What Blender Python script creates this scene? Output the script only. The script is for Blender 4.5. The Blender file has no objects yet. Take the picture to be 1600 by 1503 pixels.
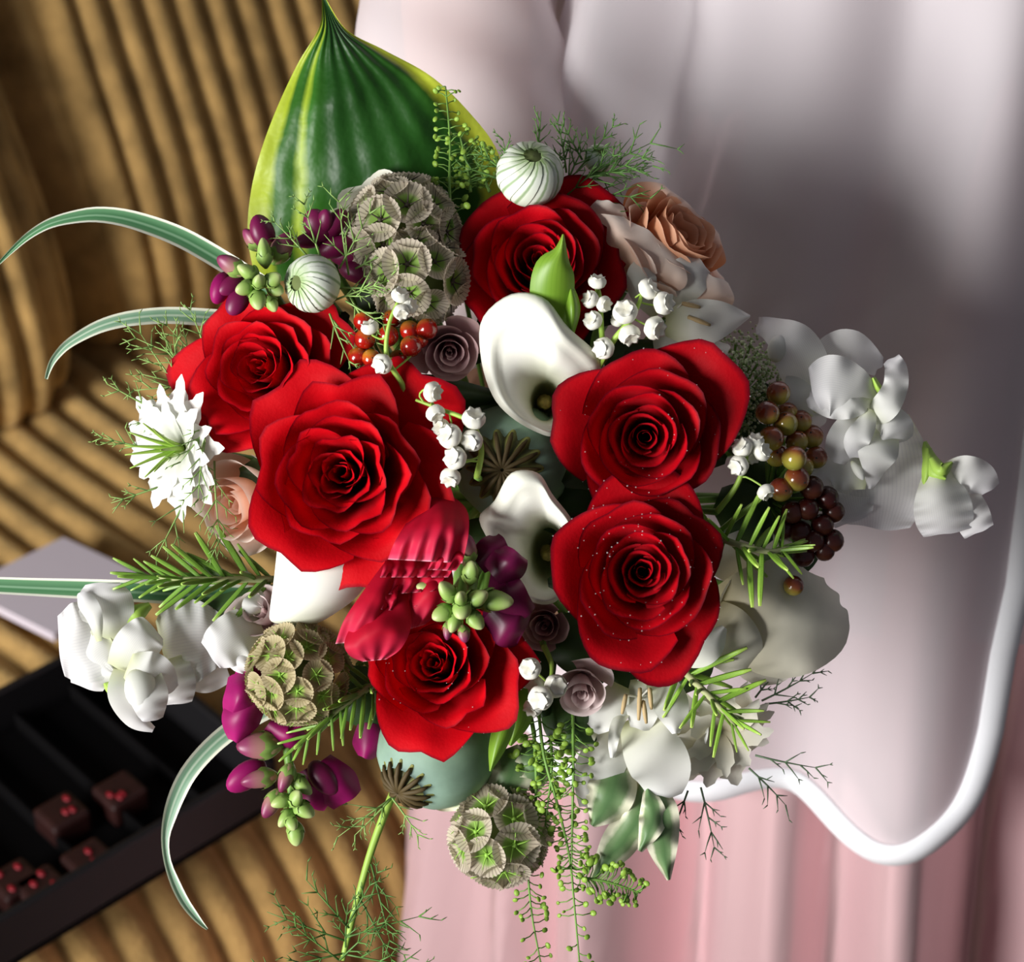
import bpy, math, random
import numpy as np
from mathutils import Vector, Matrix, Euler, noise as mnoise
# ------------------------------------------------------------------ camera, world, lights, exposure
scene = bpy.context.scene
PITCH = math.radians(35); FPX = 3209.0; D0 = 0.742
RV = Vector((1, 0, 0)); FV = Vector((0, math.cos(PITCH), -math.sin(PITCH))); UV_ = Vector((0, math.sin(PITCH), math.cos(PITCH))); NV = -FV
O = Vector((0, 0, 0.95)); CAM = O - FV * D0
cd = bpy.data.cameras.new('camera'); cam = bpy.data.objects.new('camera', cd); scene.collection.objects.link(cam)
cd.sensor_width = 36; cd.sensor_fit = 'HORIZONTAL'; cd.lens = 36 * FPX / 1600; cd.clip_start = 0.05
cam.location = CAM; cam.rotation_euler = (math.pi / 2 - PITCH, 0, 0)
cd.dof.use_dof = True; cd.dof.focus_distance = 0.715; cd.dof.aperture_fstop = 14
scene.camera = cam
w = bpy.data.worlds.new('world'); scene.world = w; w.use_nodes = True
w.node_tree.nodes['Background'].inputs[0].default_value = (0.80, 0.86, 1.0, 1); w.node_tree.nodes['Background'].inputs[1].default_value = 0.11
def area(name, loc, target, size, sizey, power, col):
    l = bpy.data.lights.new(name, 'AREA'); l.shape = 'RECTANGLE'; l.size = size; l.size_y = sizey; l.energy = power; l.color = col
    o = bpy.data.objects.new(name, l); scene.collection.objects.link(o); o.location = loc
    o.rotation_euler = (Vector(target) - Vector(loc)).to_track_quat('-Z', 'Y').to_euler()
area('window_light', (-1.55, -1.2, 1.24), (0.05, 0.05, 0.92), 0.8, 1.1, 82, (1.0, 0.98, 0.96))
vs = scene.view_settings; vs.view_transform = 'Standard'; vs.look = 'None'; vs.exposure = 0.0; vs.gamma = 1; vs.use_curve_mapping = False

# ------------------------------------------------------------------ frames and helpers
MB = Matrix(((RV.x, UV_.x, NV.x, O.x), (RV.y, UV_.y, NV.y, O.y), (RV.z, UV_.z, NV.z, O.z), (0, 0, 0, 1)))
def B(px, py, h=0):            # photo pixel + height (cm) above the bouquet plane -> bouquet frame, metres
    hm = h * 0.01; k = (D0 - hm) / FPX
    return Vector(((px - 800) * k, -(py - 751.5) * k, hm))
def KK(h=0): return (D0 - h * 0.01) / FPX
def ray(px, py): return RV * ((px - 800) / FPX) - UV_ * ((py - 751.5) / FPX) + FV
def onY(px, py, y): d = ray(px, py); return CAM + d * ((y - CAM.y) / d.y)
def onZ(px, py, z): d = ray(px, py); return CAM + d * ((z - CAM.z) / d.z)
def cr(pts, n, closed=False):  # Catmull-Rom resample, tuples of any length
    P = np.array([list(p) for p in pts], float); m = len(P)
    if m == 1: return np.repeat(P, n, 0)
    out = []
    for i in range(n):
        t = i / n * m if closed else i / (n - 1) * (m - 1)
        k = int(t) if closed else min(int(t), m - 2); f = t - k
        g = (lambda j: P[j % m]) if closed else (lambda j: P[min(max(j, 0), m - 1)])
        p0, p1, p2, p3 = g(k - 1), g(k), g(k + 1), g(k + 2)
        out.append(0.5 * (2 * p1 + (p2 - p0) * f + (2 * p0 - 5 * p1 + 4 * p2 - p3) * f * f + (3 * p1 - p0 - 3 * p2 + p3) * f ** 3))
    return np.array(out)
def new_mesh(name, verts, faces, mat, uv=None, smooth=True):
    me = bpy.data.meshes.new(name); me.from_pydata([tuple(v) for v in verts], [], faces)
    if uv is not None:
        lay = me.uv_layers.new(name='UVMap'); idx = np.empty(len(me.loops), int); me.loops.foreach_get('vertex_index', idx)
        lay.data.foreach_set('uv', np.array(uv, float)[idx].ravel())
    if smooth: me.polygons.foreach_set('use_smooth', [True] * len(me.polygons))
    if mat: me.materials.append(mat)
    me.update(); return me
def link(name, data, parent=None, mw=None):
    o = bpy.data.objects.new(name, data); scene.collection.objects.link(o)
    if parent: o.parent = parent
    if mw is not None: o.matrix_local = mw
    return o
def tag(o, label=None, cat=None, group=None, kind=None):
    if label: o['label'] = label
    if cat: o['category'] = cat
    if group: o['group'] = group
    if kind: o['kind'] = kind
    return o
def rot_to(n, spin=0):
    z = Vector(n).normalized(); a = Vector((1, 0, 0)) if abs(z.x) < .95 else Vector((0, 1, 0)); x = (a - z * a.dot(z)).normalized(); y = z.cross(x)
    return Matrix(((x.x, y.x, z.x, 0), (x.y, y.y, z.y, 0), (x.z, y.z, z.z, 0), (0, 0, 0, 1))) @ Matrix.Rotation(spin, 4, 'Z')
def gridf(nu, nv, off=0, closed=False):
    f = []
    for j in range(nv - 1):
        for i in range(nu if closed else nu - 1):
            i2 = (i + 1) % nu
            f.append((off + j * nu + i, off + j * nu + i2, off + (j + 1) * nu + i2, off + (j + 1) * nu + i))
    return f
def tube(pts, rad, seg=6, n=None):
    P = cr(pts, n) if n else np.array([list(p) for p in pts], float)
    m = len(P); R = np.interp(np.linspace(0, 1, m), np.linspace(0, 1, len(rad)), rad) if hasattr(rad, '__len__') else np.full(m, rad)
    V, up = [], None
    for i in range(m):
        t = Vector(P[min(i + 1, m - 1)] - P[max(i - 1, 0)])
        if t.length < 1e-9: t = Vector((0, 0, 1))
        t.normalize()
        if up is None: up = Vector((0, 0, 1)) if abs(t.z) < 0.9 else Vector((1, 0, 0))
        a = t.cross(up).normalized(); up = a.cross(t).normalized()
        for s in range(seg):
            q = 2 * math.pi * s / seg
            V.append(Vector(P[i]) + (a * math.cos(q) + up * math.sin(q)) * R[i])
    F = gridf(seg, m, 0, True) + [tuple(range(seg))[::-1], tuple((m - 1) * seg + s for s in range(seg))]
    uv = [(s / seg, i / (m - 1)) for i in range(m) for s in range(seg)]
    return V, F, uv
def lathe(prof, seg=16):
    V = [(r * math.cos(2 * math.pi * s / seg), r * math.sin(2 * math.pi * s / seg), z) for r, z in prof for s in range(seg)]
    uv = [(s / seg, i / (len(prof) - 1)) for i in range(len(prof)) for s in range(seg)]
    return V, gridf(seg, len(prof), 0, True), uv
def join(parts):
    V, F, U = [], [], []
    for v, f, u in parts:
        o = len(V); V += list(v); F += [tuple(i + o for i in q) for q in f]; U += list(u)
    return V, F, U
def ball(r=1, sx=1, sy=1, sz=1, seg=14, rings=9):
    V, F, U = lathe([(r * max(math.sin(math.pi * i / rings), 1e-3), -r * math.cos(math.pi * i / rings)) for i in range(rings + 1)], seg)
    return [(x * sx, y * sy, z * sz) for x, y, z in V], F, U
def box(x0, x1, y0, y1, z0, z1):
    V = [(x, y, z) for z in (z0, z1) for y in (y0, y1) for x in (x0, x1)]
    return V, [(0, 2, 3, 1), (4, 5, 7, 6), (0, 1, 5, 4), (2, 6, 7, 3), (0, 4, 6, 2), (1, 3, 7, 5)], [(0, 0)] * 8

# ------------------------------------------------------------------ materials
def hx(s):
    c = [int(s[i:i + 2], 16) / 255 for i in (0, 2, 4)]
    return tuple(x / 12.92 if x <= 0.04045 else ((x + 0.055) / 1.055) ** 2.4 for x in c) + (1,)
def MAT(name, ramp, axis='v', rough=0.5, spec=0.4, sheen=0, trans=0, ns=0, na=0, dist=0, stripe=None, alpha=1, coat=0, bump=0, bs=400, metal=0, bcoord='Object', transcol=None, aniso=0, sheentint=None):
    m = bpy.data.materials.new(name); m.use_nodes = True; nt = m.node_tree; N = nt.nodes; L = nt.links
    p = N['Principled BSDF']; out = N['Material Output']
    def nd(t, **k):
        n = N.new(t)
        for a, b in k.items(): setattr(n, a, b)
        return n
    def math_(op, a, b=None):
        n = nd('ShaderNodeMath', operation=op)
        for i, x in enumerate((a, b)):
            if x is None: continue
            if isinstance(x, (int, float)): n.inputs[i].default_value = x
            else: L.new(x, n.inputs[i])
        return n.outputs[0]
    tc = nd('ShaderNodeTexCoord')
    sep = nd('ShaderNodeSeparateXYZ'); L.new(tc.outputs['UV'], sep.inputs[0])
    oseed = nd('ShaderNodeObjectInfo')
    val = sep.outputs[0 if axis == 'u' else 1]
    if axis in 'xyz':
        s2 = nd('ShaderNodeSeparateXYZ'); L.new(tc.outputs['Generated'], s2.inputs[0]); val = s2.outputs['xyz'.index(axis)]
    noise = None
    if ns:
        noise = nd('ShaderNodeTexNoise'); noise.inputs['Scale'].default_value = ns; noise.inputs['Detail'].default_value = 4
        L.new(tc.outputs['Object'], noise.inputs['Vector'])
    if isinstance(ramp, str): ramp = [(0, ramp)]
    if dist and noise:
        val = math_('ADD', val, math_('MULTIPLY', math_('SUBTRACT', noise.outputs[0], 0.5), dist))
    cr_ = nd('ShaderNodeValToRGB'); e = cr_.color_ramp.elements
    while len(e) < len(ramp): e.new(0.5)
    while len(e) > max(len(ramp), 1): e.remove(e[-1])
    for el, (ps, c) in zip(e, ramp): el.position = ps; el.color = hx(c)
    L.new(val, cr_.inputs[0]); col = cr_.outputs[0]
    if stripe:
        cnt, scol, th, ax, vmin, amt = stripe
        s = math_('SINE', math_('MULTIPLY', sep.outputs[0 if ax == 'u' else 1], cnt * 2 * math.pi))
        mr = nd('ShaderNodeMapRange'); mr.inputs[1].default_value = th; mr.inputs[2].default_value = min(th + 0.6, 1.0); L.new(s, mr.inputs[0])
        mr2 = nd('ShaderNodeMapRange'); mr2.inputs[1].default_value = vmin; mr2.inputs[2].default_value = vmin + 0.15; L.new(sep.outputs[1 if ax == 'u' else 0], mr2.inputs[0])
        f = math_('MULTIPLY', math_('MULTIPLY', mr.outputs[0], mr2.outputs[0]), amt)
        mx = nd('ShaderNodeMix', data_type='RGBA'); L.new(f, mx.inputs['Factor']); L.new(col, mx.inputs['A']); mx.inputs['B'].default_value = hx(scol); col = mx.outputs['Result']
    if na and noise:
        hs = nd('ShaderNodeHueSaturation'); mr = nd('ShaderNodeMapRange'); mr.inputs[1].default_value = 0.3; mr.inputs[2].default_value = 0.7
        mr.inputs[3].default_value = 1 - na; mr.inputs[4].default_value = 1 + na; L.new(noise.outputs[0], mr.inputs[0]); L.new(mr.outputs[0], hs.inputs['Value']); L.new(col, hs.inputs['Color']); col = hs.outputs[0]
    L.new(col, p.inputs['Base Color'])
    p.inputs['Roughness'].default_value = rough; p.inputs['Specular IOR Level'].default_value = spec; p.inputs['Sheen Weight'].default_value = sheen
    p.inputs['Coat Weight'].default_value = coat; p.inputs['Coat Roughness'].default_value = 0.15; p.inputs['Metallic'].default_value = metal
    if sheentint: p.inputs['Sheen Tint'].default_value = hx(sheentint)
    if aniso: p.inputs['Anisotropic'].default_value = aniso
    if bump:
        bn = nd('ShaderNodeTexNoise'); bn.inputs['Scale'].default_value = bs; L.new(tc.outputs[bcoord], bn.inputs['Vector'])
        b = nd('ShaderNodeBump'); b.inputs['Strength'].default_value = bump; b.inputs['Distance'].default_value = 0.002; L.new(bn.outputs[0], b.inputs['Height']); L.new(b.outputs[0], p.inputs['Normal'])
    sh = p.outputs[0]
    if trans:
        tr = nd('ShaderNodeBsdfTranslucent'); mx = nd('ShaderNodeMixShader'); mx.inputs[0].default_value = trans
        if transcol: tr.inputs[0].default_value = hx(transcol)
        else: L.new(col, tr.inputs[0])
        L.new(sh, mx.inputs[1]); L.new(tr.outputs[0], mx.inputs[2]); sh = mx.outputs[0]
    if alpha < 1:
        tr = nd('ShaderNodeBsdfTransparent'); mx = nd('ShaderNodeMixShader'); mx.inputs[0].default_value = alpha
        L.new(tr.outputs[0], mx.inputs[1]); L.new(sh, mx.inputs[2]); sh = mx.outputs[0]
    L.new(sh, out.inputs[0]); return m
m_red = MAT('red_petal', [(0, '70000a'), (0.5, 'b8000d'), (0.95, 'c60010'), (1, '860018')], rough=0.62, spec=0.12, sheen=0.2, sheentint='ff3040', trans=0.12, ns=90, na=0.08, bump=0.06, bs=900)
m_redshade = MAT('shaded_red_petal', [(0, '5c0008'), (0.55, '9c000c'), (0.93, 'b00010'), (1, '5a0014')], rough=0.6, spec=0.12, sheen=0.3, sheentint='ff3040', trans=0.10, ns=90, na=0.12, bump=0.06, bs=900)  # darker copy of the red petal for right-hand roses, shade painted into the colour
m_mauve = MAT('mauve_petal', [(0, '8a5a62'), (0.6, 'b88e94'), (1, 'd8b8b8')], rough=0.6, spec=0.2, trans=0.2, ns=60, na=0.06)
m_pmauve = MAT('pale_mauve_petal', [(0, 'b08a86'), (0.6, 'd2b9b8'), (1, 'e2d2d0')], rough=0.6, spec=0.2, trans=0.2, ns=60, na=0.05)
m_orange = MAT('orange_petal', [(0, 'c05a20'), (0.6, 'd98550'), (1, 'eab898')], rough=0.6, spec=0.2, trans=0.25, ns=60, na=0.05)
m_peach = MAT('peach_petal', [(0, 'd57a3c'), (0.5, 'eaa67c'), (0.8, 'f1cdb8'), (1, 'f6e4da')], rough=0.6, spec=0.2, trans=0.25, ns=60, na=0.05)
m_blush = MAT('blush_petal', [(0, 'f2b488'), (0.5, 'f0d0bc'), (1, 'f0e6dc')], rough=0.6, spec=0.2, trans=0.25, ns=60, na=0.05)
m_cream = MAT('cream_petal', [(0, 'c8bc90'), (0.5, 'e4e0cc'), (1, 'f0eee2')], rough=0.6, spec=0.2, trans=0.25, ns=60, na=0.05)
m_white = MAT('white_petal', [(0, 'ccd09c'), (0.3, 'e0e2d6'), (1, 'e8e8e6')], rough=0.55, spec=0.2, trans=0.3, ns=60, na=0.04)
m_sweet = MAT('sweet_pea_petal', [(0, 'd8dfae'), (0.25, 'e0e1da'), (1, 'e6e5e8')], rough=0.65, spec=0.15, trans=0.35, ns=50, na=0.05, stripe=(26, 'd0d0d2', 0.5, 'u', -1, 0.5))
m_calla = MAT('calla_spathe', [(0, 'f0f1e2'), (0.45, 'f4f4ea'), (0.8, 'e6ead0'), (1, 'b9c48c')], rough=0.45, spec=0.3, trans=0.12, ns=40, na=0.03)
m_crim = MAT('crimson_petal', [(0, '98041e'), (0.45, 'b80a2a'), (0.85, 'cc2a4c'), (0.96, 'd84e6c'), (1, 'f0a8b8')], rough=0.6, spec=0.2, trans=0.2, ns=160, na=0.10)
m_purple = MAT('purple_petal', [(0, '4a0c2e'), (0.5, '6a0f40'), (1, '7c1c50')], rough=0.4, spec=0.4, trans=0.1, ns=120, na=0.2)
m_magenta = MAT('magenta_petal', [(0, '6a0840'), (0.5, '8e0f5a'), (1, 'a01868')], rough=0.45, spec=0.3, trans=0.15, ns=120, na=0.15)
m_budg = MAT('green_bud', [(0, '5c8438'), (0.6, '8fae58'), (1, 'c3cc90')], rough=0.45, spec=0.4, ns=150, na=0.15)
m_budp = MAT('blushed_bud', [(0, '8ea458'), (0.35, 'a88a70'), (0.7, '86385c'), (1, '66123c')], rough=0.4, spec=0.4, ns=150, na=0.1, dist=0.2)
m_stem = MAT('stem_green', '6b9440', rough=0.5, ns=60, na=0.15)
m_lstem = MAT('light_stem_green', '9bbd50', rough=0.5, ns=60, na=0.1)
m_leaf = MAT('dark_leaf', [(0, '3a5628'), (1, '2c441e')], rough=0.45, spec=0.4, ns=60, na=0.2)
m_brightleaf = MAT('bright_leaf', [(0, '6f9c28'), (1, '93bd40')], axis='v', rough=0.4, spec=0.5, trans=0.3, stripe=(9, '6f9c2a', 0.3, 'u', -1, 0.35))
m_hosta = MAT('hosta_leaf', [(0.0, 'a8b83c'), (0.07, '94a628'), (0.10, '2c5a1a'), (0.165, '2a5818'), (0.20, '8fa62c'), (0.235, '2d6018'), (0.34, '1a4212'), (0.80, '224e18'), (0.885, '2a5818'), (0.92, 'b4c232'), (1, 'c4cf45')], axis='u', rough=0.42, spec=0.28, ns=38, dist=0.09, na=0.15, coat=0.0, trans=0.08, bump=0.25, bs=160)
m_grass = MAT('variegated_grass', [(0, 'eceee0'), (0.10, 'e4e8d6'), (0.15, '5f8f66'), (0.35, '44784e'), (0.45, '7fa684'), (0.55, '3f7048'), (0.85, '5f8f66'), (0.90, 'e4e8d6'), (1, 'eceee0')], axis='u', rough=0.4, spec=0.4, trans=0.15)
m_grass2 = MAT('pale_variegated_grass', [(0, 'e8ead8'), (0.12, 'dfe4d0'), (0.2, '8aa890'), (0.4, '6b9476'), (0.5, 'b4c6b0'), (0.62, '6b9476'), (0.82, '8aa890'), (0.88, 'dfe4d0'), (1, 'e8ead8')], axis='u', rough=0.4, spec=0.4, trans=0.15)
m_scab = MAT('scabiosa_floret', [(0, '7fae3c'), (0.45, '96b860'), (0.6, 'c8c0a4'), (1, 'd6cab8')], rough=0.7, spec=0.1, trans=0.35, stripe=(30, '5c4c44', 0.4, 'u', 0.5, 0.55), alpha=0.95)
m_scabt = MAT('tan_scabiosa_floret', [(0, '98c84c'), (0.35, 'a2b860'), (0.5, 'a0966c'), (1, 'c6b894')], rough=0.7, spec=0.1, trans=0.25, stripe=(30, '857450', 0.45, 'u', 0.4, 0.6), alpha=0.96)
m_awn = MAT('dark_awn', '3c3428', rough=0.6)
m_awng = MAT('green_awn', '8ebc4a', rough=0.6)
m_core = MAT('scabiosa_core', '5c6838', rough=0.8)
m_nig = MAT('nigella_bud_petal', [(0, '7ea05c'), (0.35, 'dfe8d4'), (0.8, 'e8eee0'), (1, 'a5bd84')], rough=0.55, spec=0.25, trans=0.15, stripe=(2, '6f9250', 0.45, 'u', -1, 0.75), ns=200, dist=0.3)
m_thread = MAT('thread_foliage', '57803c', rough=0.5, ns=80, na=0.2)
m_threadd = MAT('dark_thread_foliage', '4c6048', rough=0.5, ns=80, na=0.2)
m_threadl = MAT('light_thread_foliage', '86a85c', rough=0.5, ns=80, na=0.15)
m_bell = MAT('bell_white', [(0, 'f4f3e8'), (0.8, 'f0efe2'), (1, 'e6e2cc')], rough=0.45, spec=0.3, trans=0.15)
m_berry = MAT('ripe_berry', [(0, '8c1008'), (0.5, 'a4180a'), (0.72, 'b85a1c'), (1, 'bc8828')], axis='y', rough=0.18, spec=0.6, ns=60, dist=0.5, coat=0.4)
m_berryg = MAT('olive_berry', [(0, '96963a'), (0.4, 'a8903a'), (0.62, '98502c'), (1, '6a2018')], axis='y', rough=0.18, spec=0.6, ns=60, dist=0.4, coat=0.4)
m_berryd = MAT('dark_berry', [(0, '5c3020'), (0.5, '4c1a16'), (1, '34100e')], axis='y', rough=0.25, spec=0.5, ns=60, dist=0.4)
m_pod = MAT('poppy_pod', [(0, '5f7a52'), (0.5, '7c9a7c'), (1, '8ea8a0')], rough=0.6, spec=0.25, ns=70, na=0.18)
m_crown = MAT('poppy_crown', [(0, '3a3c18'), (1, '7e8040')], axis='u', rough=0.6, ns=200, na=0.3)
m_crownray = MAT('poppy_crown_ray', '4a3c1e', rough=0.7)
m_rosemary = MAT('rosemary_needle', [(0, '74a034'), (0.8, '92bc46'), (1, 'b4d064')], rough=0.4, spec=0.45, ns=90, na=0.2)
m_rosemaryd = MAT('dark_rosemary_needle', [(0, '5e8830'), (0.8, '7aa43c'), (1, '98b854')], rough=0.4, spec=0.45, ns=90, na=0.2)
m_wood = MAT('pale_woody_stem', 'a3a878', rough=0.7)
m_cress = MAT('cress_pod', [(0, '7fa838'), (1, '9cc04c')], rough=0.45, trans=0.2)
m_pitto = MAT('variegated_leaf', [(0, 'ebe9d0'), (0.13, 'dfe0c4'), (0.24, '7a9468'), (0.45, '56784a'), (0.55, '5c7e4e'), (0.76, '7a9468'), (0.87, 'dfe0c4'), (1, 'ebe9d0')], axis='u', rough=0.45, ns=120, dist=0.28, trans=0.1)
m_ammi = MAT('umbel_floret', [(0, '84a25c'), (1, 'd6dcc0')], rough=0.7, ns=500, na=0.3)
m_drop = MAT('water_drop', 'ffffff', rough=0.05, spec=1.0, alpha=0.2)
m_tan = MAT('tan_anther', 'b8a074', rough=0.7)
# ------------------------------------------------------------------ the room
m_floor = MAT('floor_boards', '5a4636', rough=0.5, ns=6, na=0.2)
m_wall = MAT('wall_paint', 'b9ab98', rough=0.9, ns=3, na=0.03)
SOFA_F = Vector((0.70, -0.714, 0)).normalized(); SOFA_S = Vector((0.714, 0.70, 0)).normalized()
ZV = Vector((0, 0, 1)); J = onZ(250, 500, 0.46)
v, f, u = box(-2.6, 2.2, -2.2, 3.2, -0.05, 0.0); tag(link('floor', new_mesh('floor', v, f, m_floor, u, False)), 'brown boarded floor of the room', kind='structure')
v, f, u = box(-2.6, 2.2, 3.2, 3.3, 0.0, 2.6); tag(link('wall_back', new_mesh('wall_back', v, f, m_wall, u, False)), 'plain beige wall behind the sofa', kind='structure')

# ------------------------------------------------------------------ sofa
m_cord = MAT('tan_corduroy', [(0, 'ae8c56'), (1, 'ae8c56')], rough=0.85, spec=0.1, sheen=0.6, sheentint='f0d8a0', ns=26, na=0.38, bump=0.6, bs=260)
def ribbed(name, parent, prof, s0, s1, sp=0.030, amp=0.011, closed_ends=True):
    P = cr(prof, 46); ns_ = int((s1 - s0) / sp * 8) + 1; V = []; U = []
    for j in range(len(P)):
        t = P[min(j + 1, len(P) - 1)] - P[max(j - 1, 0)]; t /= max(np.linalg.norm(t), 1e-6); nf, nz = -t[1], t[0]
        if j > 0 or True: nf, nz = t[1], -t[0]
        for i in range(ns_):
            s = s0 + (s1 - s0) * i / (ns_ - 1); e = min(s - s0, s1 - s) ; rnd = 0.05 * (1 - min(e / 0.07, 1)) ** 2
            ph = s + 0.006 * math.sin(P[j][1] * 9 + s * 2) + 0.004 * math.sin(P[j][0] * 14 + s * 5)
            a = amp * abs(math.sin(math.pi * ph / sp)) ** 0.7 - rnd + 0.006 * math.sin(s * 7 + j * .2)
            V.append(J + SOFA_S * s + SOFA_F * (P[j][0] + nf * a) + ZV * (P[j][1] + nz * a)); U.append((i / ns_, j / 45))
    return link(name, new_mesh(name, V, gridf(ns_, len(P)), m_cord, U), parent)
sofa = tag(link('sofa', None, None), 'gold brown ribbed corduroy sofa behind the bouquet', 'sofa')
backp = [(-0.16, -0.02), (0.00, 0.0), (0.045, 0.05), (0.03, 0.16), (-0.03, 0.30), (-0.10, 0.46), (-0.17, 0.60), (-0.25, 0.66), (-0.36, 0.60), (-0.36, 0.2), (-0.34, -0.3)]
ribbed('back_cushion', sofa, [(a, b) for a, b in backp], -0.10, 1.05)
ribbed('back_cushion', sofa, [(a + .03, b) for a, b in backp], -0.95, -0.11)
seatp = [(-0.30, -0.06), (-0.10, -0.01), (0.05, 0.0), (0.20, 0.006), (0.36, 0.006), (0.47, 0.0), (0.53, -0.02), (0.575, -0.065), (0.59, -0.13), (0.57, -0.2), (0.56, -0.36)]
ribbed('seat_cushion', sofa, [(a, b) for a, b in seatp][::-1], -0.95, 1.05)
V = []; 
for z in (0.06, 0.38):
    for s, ff in ((-0.94, -0.3), (1.04, -0.3), (1.04, 0.5), (-0.94, 0.5)): q = J + SOFA_S * s + SOFA_F * ff; V.append((q.x, q.y, z))
link('base', new_mesh('base', V, [(0, 1, 2, 3), (4, 7, 6, 5), (0, 4, 5, 1), (1, 5, 6, 2), (2, 6, 7, 3), (3, 7, 4, 0)], m_cord, None, False), sofa)
m_sleg = MAT('sofa_leg_wood', '3a2a1c', rough=0.5)
for s in (-0.85, 0.95):
    for ff in (-0.24, 0.44):
        q = J + SOFA_S * s + SOFA_F * ff; vv, ff_, uu = lathe([(0.001, 0), (0.02, 0), (0.028, 0.065), (0.001, 0.065)], 10)
        link('leg', new_mesh('leg', [(a + q.x, b + q.y, c) for a, b, c in vv], ff_, m_sleg, uu), sofa)

# ------------------------------------------------------------------ black box with sweets, grey card, on the seat
m_black = MAT('black_card', '151416', rough=0.45, spec=0.3); m_blackin = MAT('black_lining', '070607', rough=0.8, spec=0.08)
ZB = 0.487
near = onZ(25, 1500, ZB); right = onZ(437, 1250, ZB); far = onZ(250, 1010, ZB)
ex = (right - near); LX = ex.length; ex.normalize(); ey = ZV.cross(ex).normalized(); LY = abs((far - right).dot(ey)) ; LX *= 1.0
TM = Matrix(((ex.x, ey.x, 0, near.x), (ex.y, ey.y, 0, near.y), (0, 0, 1, ZB), (0, 0, 0, 1)))
tray = link('sweet_box', None, None, TM)
tag(tray, 'open black divided box lying on the sofa seat', 'box')
def tb(name, x0, x1, y0, y1, z0, z1, m, p=tray, bev=0.0015):
    v, f, u = box(x0, x1, y0, y1, z0, z1); o = link(name, new_mesh(name, v, f, m, u, False), p)
    b = o.modifiers.new('bevel', 'BEVEL'); b.width = bev; b.segments = 2; return o
HB = 0.035; TW = 0.006; X0 = -0.10
tb('base', X0, LX, 0, LY, -0.004, 0.002, m_blackin)
tb('side_panel', X0, LX, 0, TW, 0.001, HB, m_black); tb('side_panel', X0, LX, LY - TW, LY, 0.001, HB, m_black)
tb('side_panel', X0, X0 + TW, 0, LY, 0.001, HB, m_black); tb('side_panel', LX - TW, LX, 0, LY, 0.001, HB, m_black)
nd_ = 7
for i in range(1, nd_): x = X0 + (LX - X0) * i / nd_; tb('divider', x - .0012, x + .0012, TW, LY - TW, 0.001, 0.014, m_blackin, bev=.0005)
m_choc = MAT('dark_sweet', '260c09', rough=0.5, ns=80, na=0.2); m_fleck = MAT('red_fleck', '80101e', rough=0.5)
rng = random.Random(4)
ti = TM.inverted()
for k, (px, py) in enumerate([(188, 1238), (97, 1272), (24, 1378), (66, 1388), (140, 1345)]):
    q = ti @ onZ(px, py, ZB + 0.016); a = 0.013
    r = link('sweet', None, None, TM @ Matrix.Translation((q.x, q.y, 0.002)))
    tag(r, 'dark brown square sweet with red flecks in a compartment of the black box', 'sweet', 'sweets in the black box')
    tb('body', -a, a, -a, a, 0, 0.018, m_choc, r, 0.003)
    for s in range(3):
        x, y = rng.uniform(-.009, .009), rng.uniform(-.009, .009); v, f, u = ball(0.0022, 1, 1.5, .5, 8, 5)
        link('fleck', new_mesh('fleck', [(p[0] + x, p[1] + y, p[2] + .0185) for p in v], f, m_fleck, u), r)
m_card = MAT('lavender_grey_card', 'cbc2cc', rough=0.7)
a_, b_, c_ = onZ(100, 846, ZB), onZ(-60, 925, ZB), onZ(215, 900, ZB)
d_ = b_ + (c_ - a_) * 1.25; c_ = a_ + (c_ - a_) * 1.25
V = [(p.x, p.y, z) for z in (ZB - .003, ZB + .004) for p in (a_, b_, d_, c_)]
ca = link('card', new_mesh('card', V, [(0, 1, 2, 3), (4, 7, 6, 5), (0, 4, 5, 1), (1, 5, 6, 2), (2, 6, 7, 3), (3, 7, 4, 0)], m_card, None, False))
tag(ca, 'plain pale grey card lying flat on the sofa beside the black box', 'card')

# ------------------------------------------------------------------ the person holding the bouquet
CX, CY = 0.20, 0.27
m_skin = MAT('skin', 'd8a890', rough=0.5, spec=0.3, ns=60, na=0.04)
m_satin = MAT('pink_satin', 'e0bcc0', rough=0.36, spec=0.7, sheen=0.1, ns=5, na=0.03, metal=0.45)
m_sheer = MAT('white_sheer_cloth', 'ece6ea', rough=0.75, spec=0.15, sheen=0.3, alpha=0.80, trans=0.35)
m_top = MAT('grey_white_top', 'c9bcc0', rough=0.8, spec=0.1, alpha=0.85, trans=0.2)
m_band = MAT('white_binding', 'f0f2f6', rough=0.6, spec=0.3, alpha=0.93)
person = link('person', None, None, Matrix.Translation((CX, CY, 0)))
tag(person, 'person in sheer white jacket and pink satin skirt holding the bouquet', 'person')
def pl(V): return [(p[0] - CX, p[1] - CY, p[2]) for p in V]
def shell(prof, z): return [np.interp(z, [p[0] for p in prof], [p[k] for p in prof]) for k in (1, 2)]
SK = [(0.02, .25, .19), (0.3, .235, .165), (0.6, .215, .158), (0.75, .205, .145), (0.88, .190, .135), (1.04, .15, .11)]
def fold(ph): return (.7 * math.sin(9 * ph + .6) + math.sin(16 * ph + 2.1) + 0.4 * math.sin(29 * ph + .5)) / 1.6
nph = 220; V = []; U = []; zs = np.linspace(1.04, 0.03, 40)
for z in zs:
    a, b = shell(SK, z); am = np.interp(z, [0, .6, .85, 1.04], [.036, .032, .014, .002])
    for i in range(nph):
        ph = 2 * math.pi * i / nph - math.pi; fd = am * fold(ph + 0.05 * math.sin(z * 6))
        V.append((CX - (a + fd) * math.sin(ph), CY - (b + fd) * math.cos(ph), z)); U.append((i / nph, z))
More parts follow.
